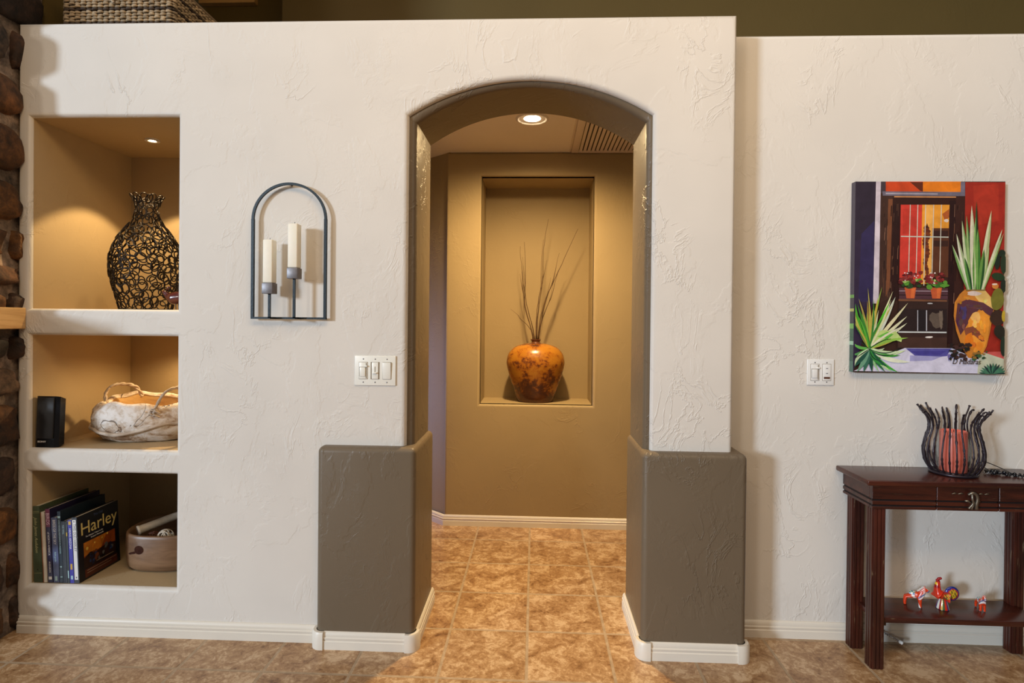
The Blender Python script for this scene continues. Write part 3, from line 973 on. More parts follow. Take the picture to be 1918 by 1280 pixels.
def cover_picture(t):
    bm = BM()
    cols = []
    def poly(p, c, k):
        vs = [bm.verts.new((.0211+k*.00006, y, z)) for y, z in p]
        bm.faces.new(vs); cols.extend([lin(*c)]*len(p))
    poly([(.028, .045), (.198, .045), (.198, .150), (.028, .150)], (150, 72, 26), 0)
    poly([(.028, .095), (.12, .100), (.15, .150), (.028, .150)], (196, 118, 36), 1)
    poly([(.028, .045), (.198, .045), (.198, .095), (.150, .104), (.1, .095), (.06, .103), (.028, .088)], (44, 26, 22), 2)
    for (y, z, r) in ((.045, .122, .007), (.085, .132, .004), (.125, .138, .004), (.155, .145, .005)):
        poly([(y+r*math.cos(a), z+r*math.sin(a)) for a in [i*PI/4 for i in range(8)]], (240, 200, 90), 3)
    rr = random.Random(8)
    for k in range(26):
        y, z = rr.uniform(.045, .185), rr.uniform(.055, .10); r = rr.uniform(.004, .013)
        c = rr.choice([(30, 34, 60), (40, 60, 100), (20, 16, 16), (96, 96, 96), (60, 30, 20), (110, 60, 36)])
        poly([(y+r*math.cos(a)*rr.uniform(.6, 1.2), z+r*math.sin(a)*rr.uniform(.6, 1.2)) for a in [i*PI/4 for i in range(8)]], c, 4+k*.1)
    poly([(.03, .006), (.205, .006), (.205, .040), (.03, .040)], (84, 34, 20), 1)
    for (y0, y1, z) in ((.09, .185, .052), (.04, .2, .032), (.04, .17, .022)):
        poly([(y0, z), (y1, z), (y1, z+.0025), (y0, z+.0025)], (150, 130, 110), 8)
    o = obj('cover_picture', bm, M_cov, t, local=True, recalc=False)
    at = o.data.color_attributes.new('paint', 'FLOAT_COLOR', 'POINT')
    for i, cc in enumerate(cols): at.data[i].color = cc
cover_picture(b)

t = thing('wooden_bowl', 'oval hollowed wooden bowl with a dark knot at the right of the bottom niche', 'bowl', (-1.62, .275, .189))
bc = (-1.599, .272, .189)
bm = BM()
lathe(bm, [(.80, .0005), (.90, .004), (.965, .016), (.985, .04), (1, .09), (.995, .140), (.985, .152), (.955, .157), (.925, .152), (.915, .14), (.91, .08), (.86, .03), (.7, .022)], 72, bc, .172, .150, sup=2.7)
obj('bowl_body', bm, M_bowl, t, smooth=180)
bm = BM()
kn = []
for k in range(20):
    a = 2*PI*k/20
    kn.append((bc[0]-.055+.021*math.cos(a), bc[2]+.098+.018*math.sin(a)))
def bowl_y(x, z):
    u = abs((x-bc[0])/.172)
    return bc[1]-.150*(max(0, 1-u**2.7))**(1/2.7)*1.002
vs = [bm.verts.new((x, bowl_y(x, z)-.0012, z)) for x, z in kn]
bm.faces.new(vs)
vs = [bm.verts.new((x, bowl_y(x, z)-.0006, z)) for x, z in ((-1.664, .283), (-1.672, .270), (-1.700, .262), (-1.712, .264), (-1.699, .272))]
bm.faces.new(vs)
obj('knot', bm, plain('dark_knot', (.040, .014, .009, 1), .9, spec=.1, var=.3), t, recalc=False)
# things in the bowl
M_horn = wood('horn', (.50, .45, .38, 1), (.68, .64, .58, 1), (.3, .22, .15, 1), scale=(2, 2, 2), rough=.4, fine=.4)
bm = BM()
path = smoothstep([(-1.715, .205, .338), (-1.67, .25, .352), (-1.60, .31, .372), (-1.53, .33, .372), (-1.47, .31, .350)], 10)
tube(bm, path, [.019-.006*i/len(path) for i in range(len(path))], 12)
k = thing('horn', 'pale curved hollow horn lying across the oval wooden bowl', 'ornament', (-1.62, .3, .35))
obj('shaft', bm, M_horn, k, smooth=60)
bm = BM()
d = (Vector(path[0])-Vector(path[1])).normalized()
Mx = Matrix.Translation(Vector(path[0])+d*.0005) @ d.to_track_quat('Z', 'Y').to_matrix().to_4x4()
lathe(bm, [(.010, .0015), (.0205, .0025), (.0215, .0), (.0205, -.006)], 24, close_top=False, close_bot=False)
bmesh.ops.transform(bm, matrix=Mx, verts=bm.verts[:])
obj('white_rim', bm, I_white, k, smooth=60)
def wicker_ball(label, c, r, mat, seed):
    rr = random.Random(seed)
    bm = BM()
    for i in range(13):
        ax = Vector((rr.gauss(0, 1), rr.gauss(0, 1), rr.gauss(0, 1))).normalized()
        u = ax.orthogonal().normalized(); v = ax.cross(u); h = rr.uniform(-.55, .55)*r; q = math.sqrt(r*r-h*h)
        tube(bm, [Vector(c)+ax*h+(u*math.cos(2*PI*k/24)+v*math.sin(2*PI*k/24))*q for k in range(24)], .0019, 5, closed=True)
    return tag(obj('wicker_ball', bm, mat, smooth=180), label, 'ornament')
wicker_ball('white openwork wicker ball lying in the oval wooden bowl', (-1.580, .185, .322), .031, plain('white_wicker', lin(210, 200, 185), .6), 2)
wicker_ball('brown openwork wicker ball behind the white one in the bowl', (-1.640, .195, .310), .028, plain('brown_wicker', lin(88, 48, 32), .6), 4)
wicker_ball('dark wicker ball at the back of the oval wooden bowl', (-1.53, .25, .302), .028, plain('dark_wicker', lin(60, 32, 26), .6), 6)

# ------------------------------------------------------------------ mantel and ornament on the chimney
bm = BM(); box(bm, -3.7, -2.030, -.40, -.182, 1.216, 1.300, r=.004); box(bm, -2.09, -2.030, -.183, -.003, 1.216, 1.300, r=.003)
tag(obj('mantel_shelf', bm, M_mantel), 'oak mantel beam wrapping the corner of the stone chimney', 'mantel shelf')
# ------------------------------------------------------------------ basket and board above
def weave_mat():
    t = NT('seagrass_weave')
    v = t.coord()
    sp = t.n('ShaderNodeSeparateXYZ'); t.l(v, sp.inputs[0])
    at = t.n('ShaderNodeAttribute', _attribute_name='paint')
    f = t.noise(v, 60, 4)
    t.l(t.mix(1.0, at.outputs['Color'], t.ramp(f, [(.3, (.6, .6, .6)), (.7, (1.25, 1.2, 1.15))]), 'MULTIPLY'), t.b.inputs['Base Color'])
    t.b.inputs['Roughness'].default_value = .75
    return t.m
def woven_basket():
    t = thing('woven_basket', 'big rectangular seagrass basket with dark bands on the plant ledge', 'basket', (-1.71, .32, 2.439))
    x0, x1, y0, y1, z0 = -1.945, -1.490, .075, .56, 2.439
    bm = BM(); cols = []
    rows, h = 16, .0118
    for r in range(rows):
        z = z0+.006+r*h
        band = (r % 5) in (2,)
        def run(ax, fixed, a, b, out):
            n = int((b-a)/.0235)
            for i in range(n):
                s = a+(b-a)*(i+.5)/n; L = (b-a)/n*.52
                sgn = 1 if (i+r) % 2 == 0 else .35
                nv = len(bm.verts)
                p = []
                for k in range(5):
                    tt = -1+k*.5
                    bul = .0075*sgn*(1-tt*tt)
                    q = s+tt*L
                    zz = z+.0012*math.sin(i*2.3+r*1.7+k)
                    p.append((q, fixed+out*bul, zz) if ax == 'x' else (fixed+out*bul, q, zz))
                tube(bm, p, [.0035, .0056, .0062, .0056, .0035], 6)
                c_ = random.uniform(.75, 1.15)
                cc = (.055, .035, .022) if band else (.42*c_, .32*c_, .20*c_)
                cols.extend([(*cc, 1)]*(len(bm.verts)-nv))
        run('x', y0, x0, x1, -1); run('y', x1, y0, y1, 1); run('y', x0, y0, y1, -1); run('x', y1, x0, x1, 1)
    o = obj('weave', bm, weave_mat(), t, smooth=180)
    at = o.data.color_attributes.new('paint', 'FLOAT_COLOR', 'POINT')
    for i, cc in enumerate(cols): at.data[i].color = cc
    bm = BM(); box(bm, x0+.006, x1-.006, y0+.006, y1-.006, z0+.001, z0+.012)
    for a in ((x0+.002, x0+.006, y0+.002, y1-.002), (x1-.006, x1-.002, y0+.002, y1-.002), (x0+.006, x1-.006, y0+.002, y0+.006), (x0+.006, x1-.006, y1-.006, y1-.002)):
        box(bm, *a, z0+.001, z0+rows*h)
    obj('core', bm, plain('dark_fibre', (.06, .035, .02, 1), .8), t)
    bm = BM()
    path = [(x0, y0, z0+rows*h+.006), (x1, y0, z0+rows*h+.006), (x1, y1, z0+rows*h+.006), (x0, y1, z0+rows*h+.006)]
    for a, b_ in zip(path, path[1:]+path[:1]): tube(bm, [a, b_], .009, 8)
    obj('rim', bm, plain('rim_fibre', (.24, .17, .10, 1), .8, bump=.5), t, smooth=60)
    bm = BM()
    tube(bm, smoothstep([(-1.74, y0-.012, 2.60), (-1.735, y0-.02, 2.565), (-1.727, y0-.014, 2.548)], 6), .0055, 8)
    tube(bm, smoothstep([(-1.70, y0-.012, 2.60), (-1.695, y0-.02, 2.575), (-1.685, y0-.014, 2.562)], 6), .0055, 8)
    obj('tie_cord', bm, plain('pale_cord', (.48, .40, .30, 1), .8), t, smooth=60)
woven_basket()
bm = BM(); box(bm, -2.39, -1.985, 1.70, 1.75, 3.487, 3.74, r=.004)
tag(obj('wooden_board', bm, M_board), 'golden wooden board on the upper wall behind the seagrass basket', 'board')

# ------------------------------------------------------------------ hall niche vase with twigs
def amber_mat():
    t = NT('amber_glaze')
    v = t.coord()
    sp = t.n('ShaderNodeSeparateXYZ'); t.l(v, sp.inputs[0])
    a = t.noise(v, 9, 7, .72, .3); b_ = t.noise(v, 32, 5, .7)
    m = t.math('ADD', t.math('MULTIPLY', a, .65), t.math('MULTIPLY', b_, .35))
    zf = t.math('MULTIPLY', t.math('SUBTRACT', sp.outputs[2], .90), -1.1)      # the glaze stops low: bare brown foot
    mm = t.math('ADD', m, t.math('MAXIMUM', zf, -.035))
    col = t.ramp(mm, [(.43, (.42, .175, .018)), (.49, (.34, .115, .013)), (.53, (.15, .045, .012)), (.60, (.06, .021, .012)), (.72, (.11, .036, .011))])
    t.l(col, t.b.inputs['Base Color'])
    t.b.inputs['Roughness'].default_value = .25
    t.bump(m, .25, .004)
    return t.m
vc = (.008, 1.447, .753)
t = thing('amber_vase', 'round mottled amber vase with narrow neck in the hall niche', 'vase', vc)
prof = smoothstep([(.112, .0005), (.122, .02), (.142, .09), (.168, .165), (.184, .225), (.186, .262), (.172, .31), (.135, .348), (.085, .366), (.045, .373)], 6)
bm = BM(); lathe(bm, prof, 64, vc, 1, .78, close_top=False)
obj('vase_body', bm, amber_mat(), t, smooth=180)
bm = BM()
lathe(bm, [(.046, .371), (.029, .376), (.026, .384), (.031, .394), (.034, .398), (.030, .400), (.022, .398), (.02, .37)], 40, vc, 1, 1, close_top=True, close_bot=False)
obj('neck', bm, plain('brown_glaze', (.13, .045, .02, 1), .3), t, smooth=60)
M_twig = plain('dry_twig', (.10, .052, .022, 1), .6, var=.3, bscale=80)
twigs = [  # tip x, tip z, lean y, wobble, label
 ((.079, 1.925), -.02, 'tallest dry twig rising near the middle of the amber vase', 5, .0030),
 ((.055, 1.80), .05, 'straight dry twig just left of the tallest one', 11, .0024),
 ((.273, 1.862), -.01, 'long dry twig leaning farthest right out of the amber vase', 3, .0030),
 ((.175, 1.64), .03, 'forked-looking shorter dry twig leaning right', 9, .0024),
 ((.155, 1.70), -.05, 'thin dry twig between the tall one and the right-leaning one', 13, .0022),
 ((-.070, 1.775), -.03, 'dry twig with the highest tip on the left side', 21, .0027),
 ((-.095, 1.745), -.045, 'dry twig bowed outward on the left side of the vase', 4, .0025),
 ((-.080, 1.69), .075, 'shorter dry twig close behind the bowed left one', 8, .0022),
 ((-.160, 1.345), -.05, 'short dry twig drooping far left just above the amber vase', 2, .0020)]
for i, ((tx, tz), ly, lab, sd, r0) in enumerate(twigs):
    rr = random.Random(sd)
    rank = sorted(range(len(twigs)), key=lambda q: twigs[q][0][0]).index(i)
    bx_, bz = vc[0]-.0165+.0041*rank, vc[2]+.383
    by = vc[1]+(.010 if rank % 2 else -.008)*(1-abs(rank-4)/6)
    low = tz < 1.4
    n = 16
    p = []
    ph = rr.uniform(0, 6)
    for k in range(n+1):
        u = k/n
        s = u**1.25 if not low else u**1.5
        wx = .010*math.sin(u*9+ph)*u*(1.2-u)*2
        if i in (5, 6, 7): wx -= .030*math.sin(PI*u)
        if i == 2: wx -= .02*math.sin(PI*u)
        p.append((bx_+(tx-bx_)*s+wx+rr.uniform(-.002, .002), by+(ly)*u+rr.uniform(-.002, .002), bz+(tz-bz)*(u if not low else u**.75)))
    bm = BM(); tube(bm, p, [r0*(1.25-.9*k/n) for k in range(n+1)], 6)
    if not low:
        k0 = int(n*.55); q = Vector(p[k0]); dx = .035 if tx > 0 else -.03
        tube(bm, [q, q+Vector((dx*.4, -.01, .05)), q+Vector((dx*.8, -.012, .13))], [r0*.6, r0*.5, r0*.25], 5)
    tag(obj('dry_twig', bm, M_twig, smooth=180), lab, 'twig', 'dry twigs in the amber vase')

# ------------------------------------------------------------------ console table
TX0, TX1 = 1.213, 1.932
TYF, TYB, TZ = -.083, .136, .701
t = thing('console_table', 'dark red distressed wood console table against the right wall', 'table', (1.57, .03, 0))
bm = BM(); box(bm, TX0, TX1, TYF, TYB, TZ-.020, TZ, r=.005, seg=3)
obj('tabletop', bm, M_tx, t, smooth=40)
AX0, AX1, AYF, AYB = 1.240, 1.904, -.064, .132
zt, zb_ = TZ-.020, .592
def apron_strips(bm, x0, x1, y0, y1):
    for a, b_ in ((.628, zt), (.608, .622), (zb_, .602)):
        box(bm, x0, x1, y0, y1, a, b_, r=.0015, seg=1)
def apron(name, x0, x1, y0, y1, front=True, mat=M_tx):
    bm = BM(); apron_strips(bm, x0, x1, y0, y1)
    o = obj(name, bm, mat, t)
    bm = BM(); box(bm, x0+.002, x1-.002, y0+.004, y1-.004, zb_+.002, zt-.001) if front else box(bm, x0+.004, x1-.004, y0+.002, y1-.002, zb_+.002, zt-.001)
    obj('groove', bm, M_groove, o)
apron('apron_panel', AX0, 1.4675, AYF, AYF+.018)
apron('apron_panel', 1.6895, AX1, AYF, AYF+.018)
apron('side_panel', AX0, AX0+.018, AYF+.0185, AYB, False)
apron('side_panel', AX1-.018, AX1, AYF+.0185, AYB, False)
d = thing('drawer', None, None); d.parent = t; d.matrix_parent_inverse = t.matrix_basis.inverted()
bm = BM(); apron_strips(bm, 1.4705, 1.6865, AYF+.001, AYF+.018)
obj('drawer_front', bm, M_tx, d)
bm = BM(); box(bm, 1.4725, 1.6845, AYF+.005, AYF+.10, zb_+.002, zt-.002)
obj('drawer_box', bm, M_groove, d)
M_pew = plain('antique_pewter', (.20, .17, .13, 1), .35, .8, bump=.3, bscale=120)
M_pew2 = plain('shiny_pewter', (.5, .5, .52, 1), .25, .9)
y = AYF-.004
bm = BM()
px, pz = 1.588, .650
tube(bm, smoothstep([(px-.014, y-.004, pz+.004), (px-.006, y-.010, pz+.012), (px+.006, y-.012, pz+.008), (px+.012, y-.012, pz-.008), (px+.010, y-.010, pz-.03), (px+.013, y-.006, pz-.047)], 5), [.005]*4+[.0055]*22, 8)
tube(bm, smoothstep([(px-.004, y-.008, pz+.008), (px-.006, y-.012, pz-.008), (px-.002, y-.010, pz-.026), (px-.014, y-.006, pz-.046)], 5), .0042, 8)
tube(bm, smoothstep([(px+.004, y-.008, pz-.022), (px-.002, y-.010, pz-.034), (px-.004, y-.006, pz-.048)], 5), .0034, 8)
tube(bm, [(px-.026, y-.003, pz-.018), (px-.016, y-.005, pz-.0185), (px-.009, y-.007, pz-.024)], [.003, .0045, .003], 8)
tube(bm, [(px+.028, y-.003, pz-.021), (px+.02, y-.005, pz-.018), (px+.012, y-.007, pz-.022)], [.003, .004, .003], 8)
obj('drawer_pull', bm, M_pew, d, smooth=180)
for a, b_ in ((-.068, -.048), (-.046, -.024), (.026, .044), (.047, .066)):
    bm = BM(); tube(bm, [(px+a, AYF-.0005, pz+.004), (px+(a+b_)/2, AYF-.002, pz+.007), (px+b_, AYF-.0005, pz+.005)], [.0008, .0032, .0008], 8)
    obj('carved_mark', bm, M_pew, d, smooth=180)
def leg(x0, x1, y0, y1):
    bm = BM(); g = .0035
    box(bm, x0+g, x1-g, y0+g, y1-g, .0005, zb_)
    for f in range(3):
        wx = (x1-x0-2*g)/3; wy = (y1-y0-2*g)/3
        a = x0+g+f*wx; b_ = y0+g+f*wy
        box(bm, a+.0012, a+wx-.0012, y0, y0+g+.001, .0005, zb_, r=.0015, seg=2)
        box(bm, a+.0012, a+wx-.0012, y1-g-.001, y1, .0005, zb_, r=.0015, seg=2)
        box(bm, x0, x0+g+.001, b_+.0012, b_+wy-.0012, .0005, zb_, r=.0015, seg=2)
        box(bm, x1-g-.001, x1, b_+.0012, b_+wy-.0012, .0005, zb_, r=.0015, seg=2)
    obj('leg', bm, M_tz, t, smooth=40)
leg(1.246, 1.294, -.060, -.014); leg(1.850, 1.898, -.060, -.014)
leg(1.246, 1.294, .070, .115); leg(1.850, 1.898, .070, .115)
bm = BM(); box(bm, 1.272, 1.872, -.048, .112, .166, .186, r=.003)
obj('shelf', bm, M_tx, t, smooth=40)
bm = BM(); box(bm, 1.29, 1.31, -.04, .10, .153, .166); box(bm, 1.834, 1.854, -.04, .10, .153, .166)
obj('shelf_rail', bm, M_tx, t)

# candle holder with rods
hc = Vector((1.600, .040, TZ))
t = thing('candle_holder', 'flaring candle holder of dark knobbly metal rods on the console table', 'candle holder', tuple(hc))
bm = BM()
tube(bm, [hc+Vector((.073*math.cos(2*PI*k/40), .073*math.sin(2*PI*k/40), .006)) for k in range(40)], .0055, 8, closed=True)
tube(bm, [hc+Vector((.060*math.cos(2*PI*k/40), .060*math.sin(2*PI*k/40), .010)) for k in range(40)], .004, 8, closed=True)
lathe(bm, [(.06, .006), (.06, .010)], 40, tuple(hc))
M_rod = plain('dark_rod', (.030, .022, .030, 1), .3, .5, bump=.3, bscale=200)
obj('base_ring', bm, M_rod, t, smooth=60)
rr = random.Random(21)
NR = 24
for k in range(NR):
    a = 2*PI*(k+.3*rr.random())/NR
    top_z = rr.uniform(.232, .258); jr = rr.uniform(-.004, .004)
    pr = smoothstep([(.070, .008), (.088, .040), (.096, .082), (.090, .125), (.078, .170), (.082, .205), (.100+jr, .235), (.112+jr, top_z)], 5)
    da = rr.uniform(-.10, .10)
    pts = [hc+Vector((r*math.cos(a+da*z/.25), r*math.sin(a+da*z/.25), z)) for r, z in pr]
    rads = [.0029+(.0016 if rr.random() < .22 else 0) for _ in pts]
    bm = BM(); tube(bm, pts, rads, 7)
    obj('rod', bm, M_rod, t, smooth=180)
g = NT('clear_glass')
tr = g.n('ShaderNodeBsdfTransparent', Color=(.97, .985, .98, 1)); gl = g.n('ShaderNodeBsdfGlossy', Roughness=.03)
lw = g.n('ShaderNodeLayerWeight', Blend=.25); mx = g.n('ShaderNodeMixShader')
g.l(g.math('MULTIPLY', lw.outputs['Facing'], .45), mx.inputs[0]); g.l(tr.outputs[0], mx.inputs[1]); g.l(gl.outputs[0], mx.inputs[2])
g.l(mx.outputs[0], g.N['Material Output'].inputs['Surface'])
bm = BM()
lathe(bm, [(.0545, .012), (.0545, .168), (.0530, .168), (.0530, .013)], 40, tuple(hc), close_top=False, close_bot=False)
obj('glass_cylinder', bm, g.m, t, smooth=60)
k = thing('candle', 'coral red pillar candle inside the rod candle holder', 'candle', (hc.x, hc.y, hc.z+.0112))
M_red = plain('coral_wax', lin(222, 112, 96), .35, var=.08, bscale=20)
M_red.node_tree.nodes['Principled BSDF'].inputs['Subsurface Weight'].default_value = .1
bm = BM()
lathe(bm, [(.0425, .0112), (.0437, .016), (.0437, .158), (.0425, .163), (.040, .165), (.037, .162), (.030, .156)], 40, tuple(hc))
obj('wax', bm, M_red, k, smooth=60)
bm = BM(); tube(bm, [hc+Vector((0, 0, .155)), hc+Vector((.001, 0, .168))], .0012, 6)
obj('wick', bm, M_wick, k)

# black beaded wire ornament on the table
t = thing('beaded_wire', 'black beaded wire ornament with a loop on the console table', 'ornament', (1.79, .05, TZ))
bm = BM()
tube(bm, smoothstep([(1.748, .045, TZ+.006), (1.735, .07, TZ+.022), (1.735, .085, TZ+.034), (1.755, .085, TZ+.036), (1.79, .07, TZ+.022), (1.815, .05, TZ+.008)], 8), .0016, 6)
obj('wire_loop', bm, M_black, t, smooth=180)
rr = random.Random(31)
for i in range(34):
    u = i/33
    r = rr.uniform(.0045, .0078)*(1.1-.5*u)
    x = 1.732+.118*u+rr.uniform(-.004, .004); yv = .052-.062*u+rr.uniform(-.011, .011)*(1.1-.6*u)
    bm = BM(); bmesh.ops.create_icosphere(bm, subdivisions=2, radius=r, matrix=Matrix.Translation((x, yv, TZ+r+.0003+(.006 if i % 3 == 0 else 0))))
    obj('bead', bm, M_black, t, smooth=180)
bm = BM()
tube(bm, [(1.734+.116*k/20, .052-.062*k/20+.006*math.sin(k*1.7), TZ+.007+.004*math.sin(k*2.3)) for k in range(21)], .0036, 6)
obj('core_wire', bm, M_black, t, smooth=180)
bm = BM()
for s in (-1, 1):
    tube(bm, smoothstep([(1.752, .044+s*.002, TZ+.006), (1.738, .044+s*.008, TZ+.006), (1.722, .044+s*.006, TZ+.004)], 5), .0026, 6)
obj('clasp', bm, M_pew2, t, smooth=180)

# ------------------------------------------------------------------ figurines on the table's shelf
M_fig = painted('figurine_enamel', .25, .1, .4)
RED = lin(214, 62, 24)
def horse(name, label, loc, rz, s):
    t = thing(name, label, 'figurine', loc, (0, 0, rz))
    # local: nose towards -Y... x across, y along, z up
    nd = [(0, .000, .052, .0135, .0150), (0, -.022, .052, .0135, .0150), (0, .024, .054, .0140, .0150), (0, -.034, .066, .011, .013), (0, -.040, .082, .009, .011), (0, -.048, .087, .0085, .0085), (0, -.060, .078, .0062, .0062),
          (.008, -.026, .038, .0088), (.0095, -.027, .018, .0066), (.010, -.028, .0, .0060), (-.008, -.026, .038, .0088), (-.0095, -.027, .018, .0066), (-.010, -.028, .0, .0060),
          (.008, .027, .038, .0092), (.0095, .030, .018, .0066), (.010, .029, .0, .0060), (-.008, .027, .038, .0092), (-.0095, .030, .018, .0066), (-.010, .029, .0, .0060),
          (.0035, -.042, .094, .0034), (.0045, -.043, .101, .0018), (-.0035, -.042, .094, .0034), (-.0045, -.043, .101, .0018)]
    ed = [(0, 1), (0, 2), (1, 3), (3, 4), (4, 5), (5, 6), (1, 7), (7, 8), (8, 9), (1, 10), (10, 11), (11, 12), (2, 13), (13, 14), (14, 15), (2, 16), (16, 17), (17, 18), (4, 19), (19, 20), (4, 21), (21, 22)]
    nd = [tuple(v*s for v in n) for n in nd]
    me = skin(nd, ed, 3)
    zmin = min(v.co.z for v in me.vertices)
    me.transform(Matrix.Translation((0, 0, -zmin+.0002)))
    def col(p):
        x, y, z = p.x/s, p.y/s, (p.z+zmin)/s
        if z > .056 and -.008 < y < .016:                        # saddle with flowers
            q = math.sin(x*420)*math.sin(y*420)
            return lin(235, 235, 225) if q > .15 else (lin(40, 130, 70) if q > -.45 else lin(50, 110, 180))
        if abs((y+.002)*.7-(z-.045)*.35+.002) < .0035 and z < .058: return lin(235, 232, 225)
        d_ = (z-.050)+(y+.036)*1.0
        if y < -.012 and z > .040 and abs(d_-.002) < .0042: return lin(238, 232, 230)
        if y < -.014 and z > .045 and abs(d_-.011) < .0028: return lin(50, 110, 160)
        if y < -.028 and z > .060 and y > -.046 and math.sin(z*900+x*500) > .35: return lin(236, 228, 226)
        if y < -.048 and z > .066 and abs(x) < .0032: return lin(238, 214, 208)
        if y < -.060: return lin(225, 150, 140)
        return RED
    paint(me, col)
    link('painted_body', me, M_fig, t, local=True)
    bm = BM()
    for i in range(6):
        u = i/5
        p = Vector((0, (-.020-.019*u)*s, (.072+.022*u)*s))
        tube(bm, [p, p+Vector((.002*(-1)**i, .005, .004))*s], [.0035*s, .0012*s], 6)
    bmesh.ops.translate(bm, vec=(0, 0, -zmin), verts=bm.verts[:])
    obj('mane', bm, plain('mane_paint', lin(225, 225, 220), .4), t, local=True)
    return t
SZ = .1862
horse('painted_horse', 'larger orange-red painted wooden horse at the left of the table shelf', (1.466, .052, SZ), .95, .84)
horse('painted_horse', 'smaller orange-red painted wooden horse at the right of the table shelf', (1.706, .037, SZ), -.28, .66)

t = thing('painted_rooster', 'orange-red painted wooden rooster between the two horses on the table shelf', 'figurine', (1.565, .035, SZ))
O = Vector((1.565, .035, SZ))
nd = [(-.004, 0, .048, .020, .017), (-.018, 0, .057, .0190, .016), (-.021, 0, .078, .0125, .012), (-.019, 0, .098, .0085, .009), (-.015, 0, .110, .0045, .0055), (.012, 0, .047, .013, .013), (.022, 0, .050, .008, .008)]
me = skin([tuple(n) for n in nd], [(0, 1), (1, 2), (2, 3), (3, 4), (0, 5), (5, 6)], 3)
def rcol(p):
    if p.z > .103: return lin(150, 20, 28)
    if p.x < -.024 and .092 < p.z < .101: return lin(230, 190, 40)
    if p.x < -.020 and .082 < p.z < .092: return lin(150, 20, 28)
    if abs(p.x+.012) < .0035 and abs(p.z-.080) < .004 and p.y < 0: return lin(30, 50, 140)
    e = ((p.x-.004)/.015)**2+((p.z-.052)/.011)**2
    if e < 1:
        q = math.sin(p.x*700)*math.sin(p.z*800)
        return lin(220, 205, 80) if q > .3 else (lin(30, 90, 50) if q > -.2 else lin(205, 50, 24))
    return lin(205, 50, 24)
paint(me, rcol)
me.transform(Matrix.Translation(O))
link('painted_body', me, M_fig, t)
bm = BM()
rings = lathe(bm, [(.0215, .0003), (.0215, .003), (.018, .018), (.014, .032), (.011, .040)], 40, tuple(O))
o = obj('striped_base', bm, M_fig, t, smooth=60)
st = [lin(225, 225, 215), lin(150, 24, 30), lin(205, 160, 30), lin(40, 90, 60), lin(205, 50, 24), lin(30, 50, 130)]
paint(o.data, lambda p: st[int(((math.atan2(p.y-O.y, p.x-O.x)+PI)/(2*PI))*18) % 6] if p.z > O.z+.0025 else lin(20, 24, 50))
bm = BM()
def disc(bm, c, r, th, n=28, sx=1, rot=0):
    for y_ in (0,):
        top_ = []
        for k in range(6):
            q = k/5
            rr_ = r*math.sin(PI*(.02+.96*q)) if False else None
    v = bmesh.ops.create_uvsphere(bm, u_segments=n, v_segments=16, radius=r)['verts']
    for p in v:
        p.co = Vector((p.co.x*sx, p.co.y*th, p.co.z))
    bmesh.ops.transform(bm, matrix=Matrix.Translation(c) @ Matrix.Rotation(rot, 4, 'Y'), verts=v)
tc = O+Vector((.034, .0, .058))
disc(bm, tc, .027, .34)
o = obj('tail', bm, M_fig, t, smooth=180)
def tcol(p):
    q = p-tc; r = math.hypot(q.x, q.z)
    if r > .0205: return lin(20, 44, 130)
    if r > .0168: return lin(190, 40, 30)
    return lin(215, 175, 40) if math.sin(q.x*620+q.z*300) > -.2 else lin(60, 70, 40)
paint(o.data, tcol)
bm = BM()
for dx, dz, r in ((-.021, .108, .0050), (-.015, .113, .0056), (-.009, .115, .0050)):
    bmesh.ops.create_icosphere(bm, subdivisions=2, radius=r, matrix=Matrix.Translation(O+Vector((dx, 0, dz))))
obj('comb', bm, plain('comb_red', lin(150, 18, 26), .3), t, smooth=180)

# door stop on the baseboard
t = thing('door_stop', 'white tipped spring door stop on the baseboard under the console table', 'door stop', (1.39, .128, .04))
a, b_ = Vector((1.388, .1265, .048)), Vector((1.437, .075, .030))
bm = BM(); tube(bm, [a, b_], .003, 8)
for k in range(1): pass
dv = (b_-a).normalized(); u = dv.orthogonal().normalized(); w_ = dv.cross(u)
tube(bm, [a+(b_-a)*(i/72)+(u*math.cos(i*.9)+w_*math.sin(i*.9))*.0042 for i in range(73)], .0012, 5)
obj('spring', bm, M_pew2, t, smooth=180)
bm = BM(); tube(bm, [b_-dv*.006, b_-dv*.003, b_+dv*.006, b_+dv*.009], [.004, .0068, .0068, .004], 12)
obj('rubber_tip', bm, plain('white_rubber', (.8, .8, .78, 1), .5), t, smooth=60)

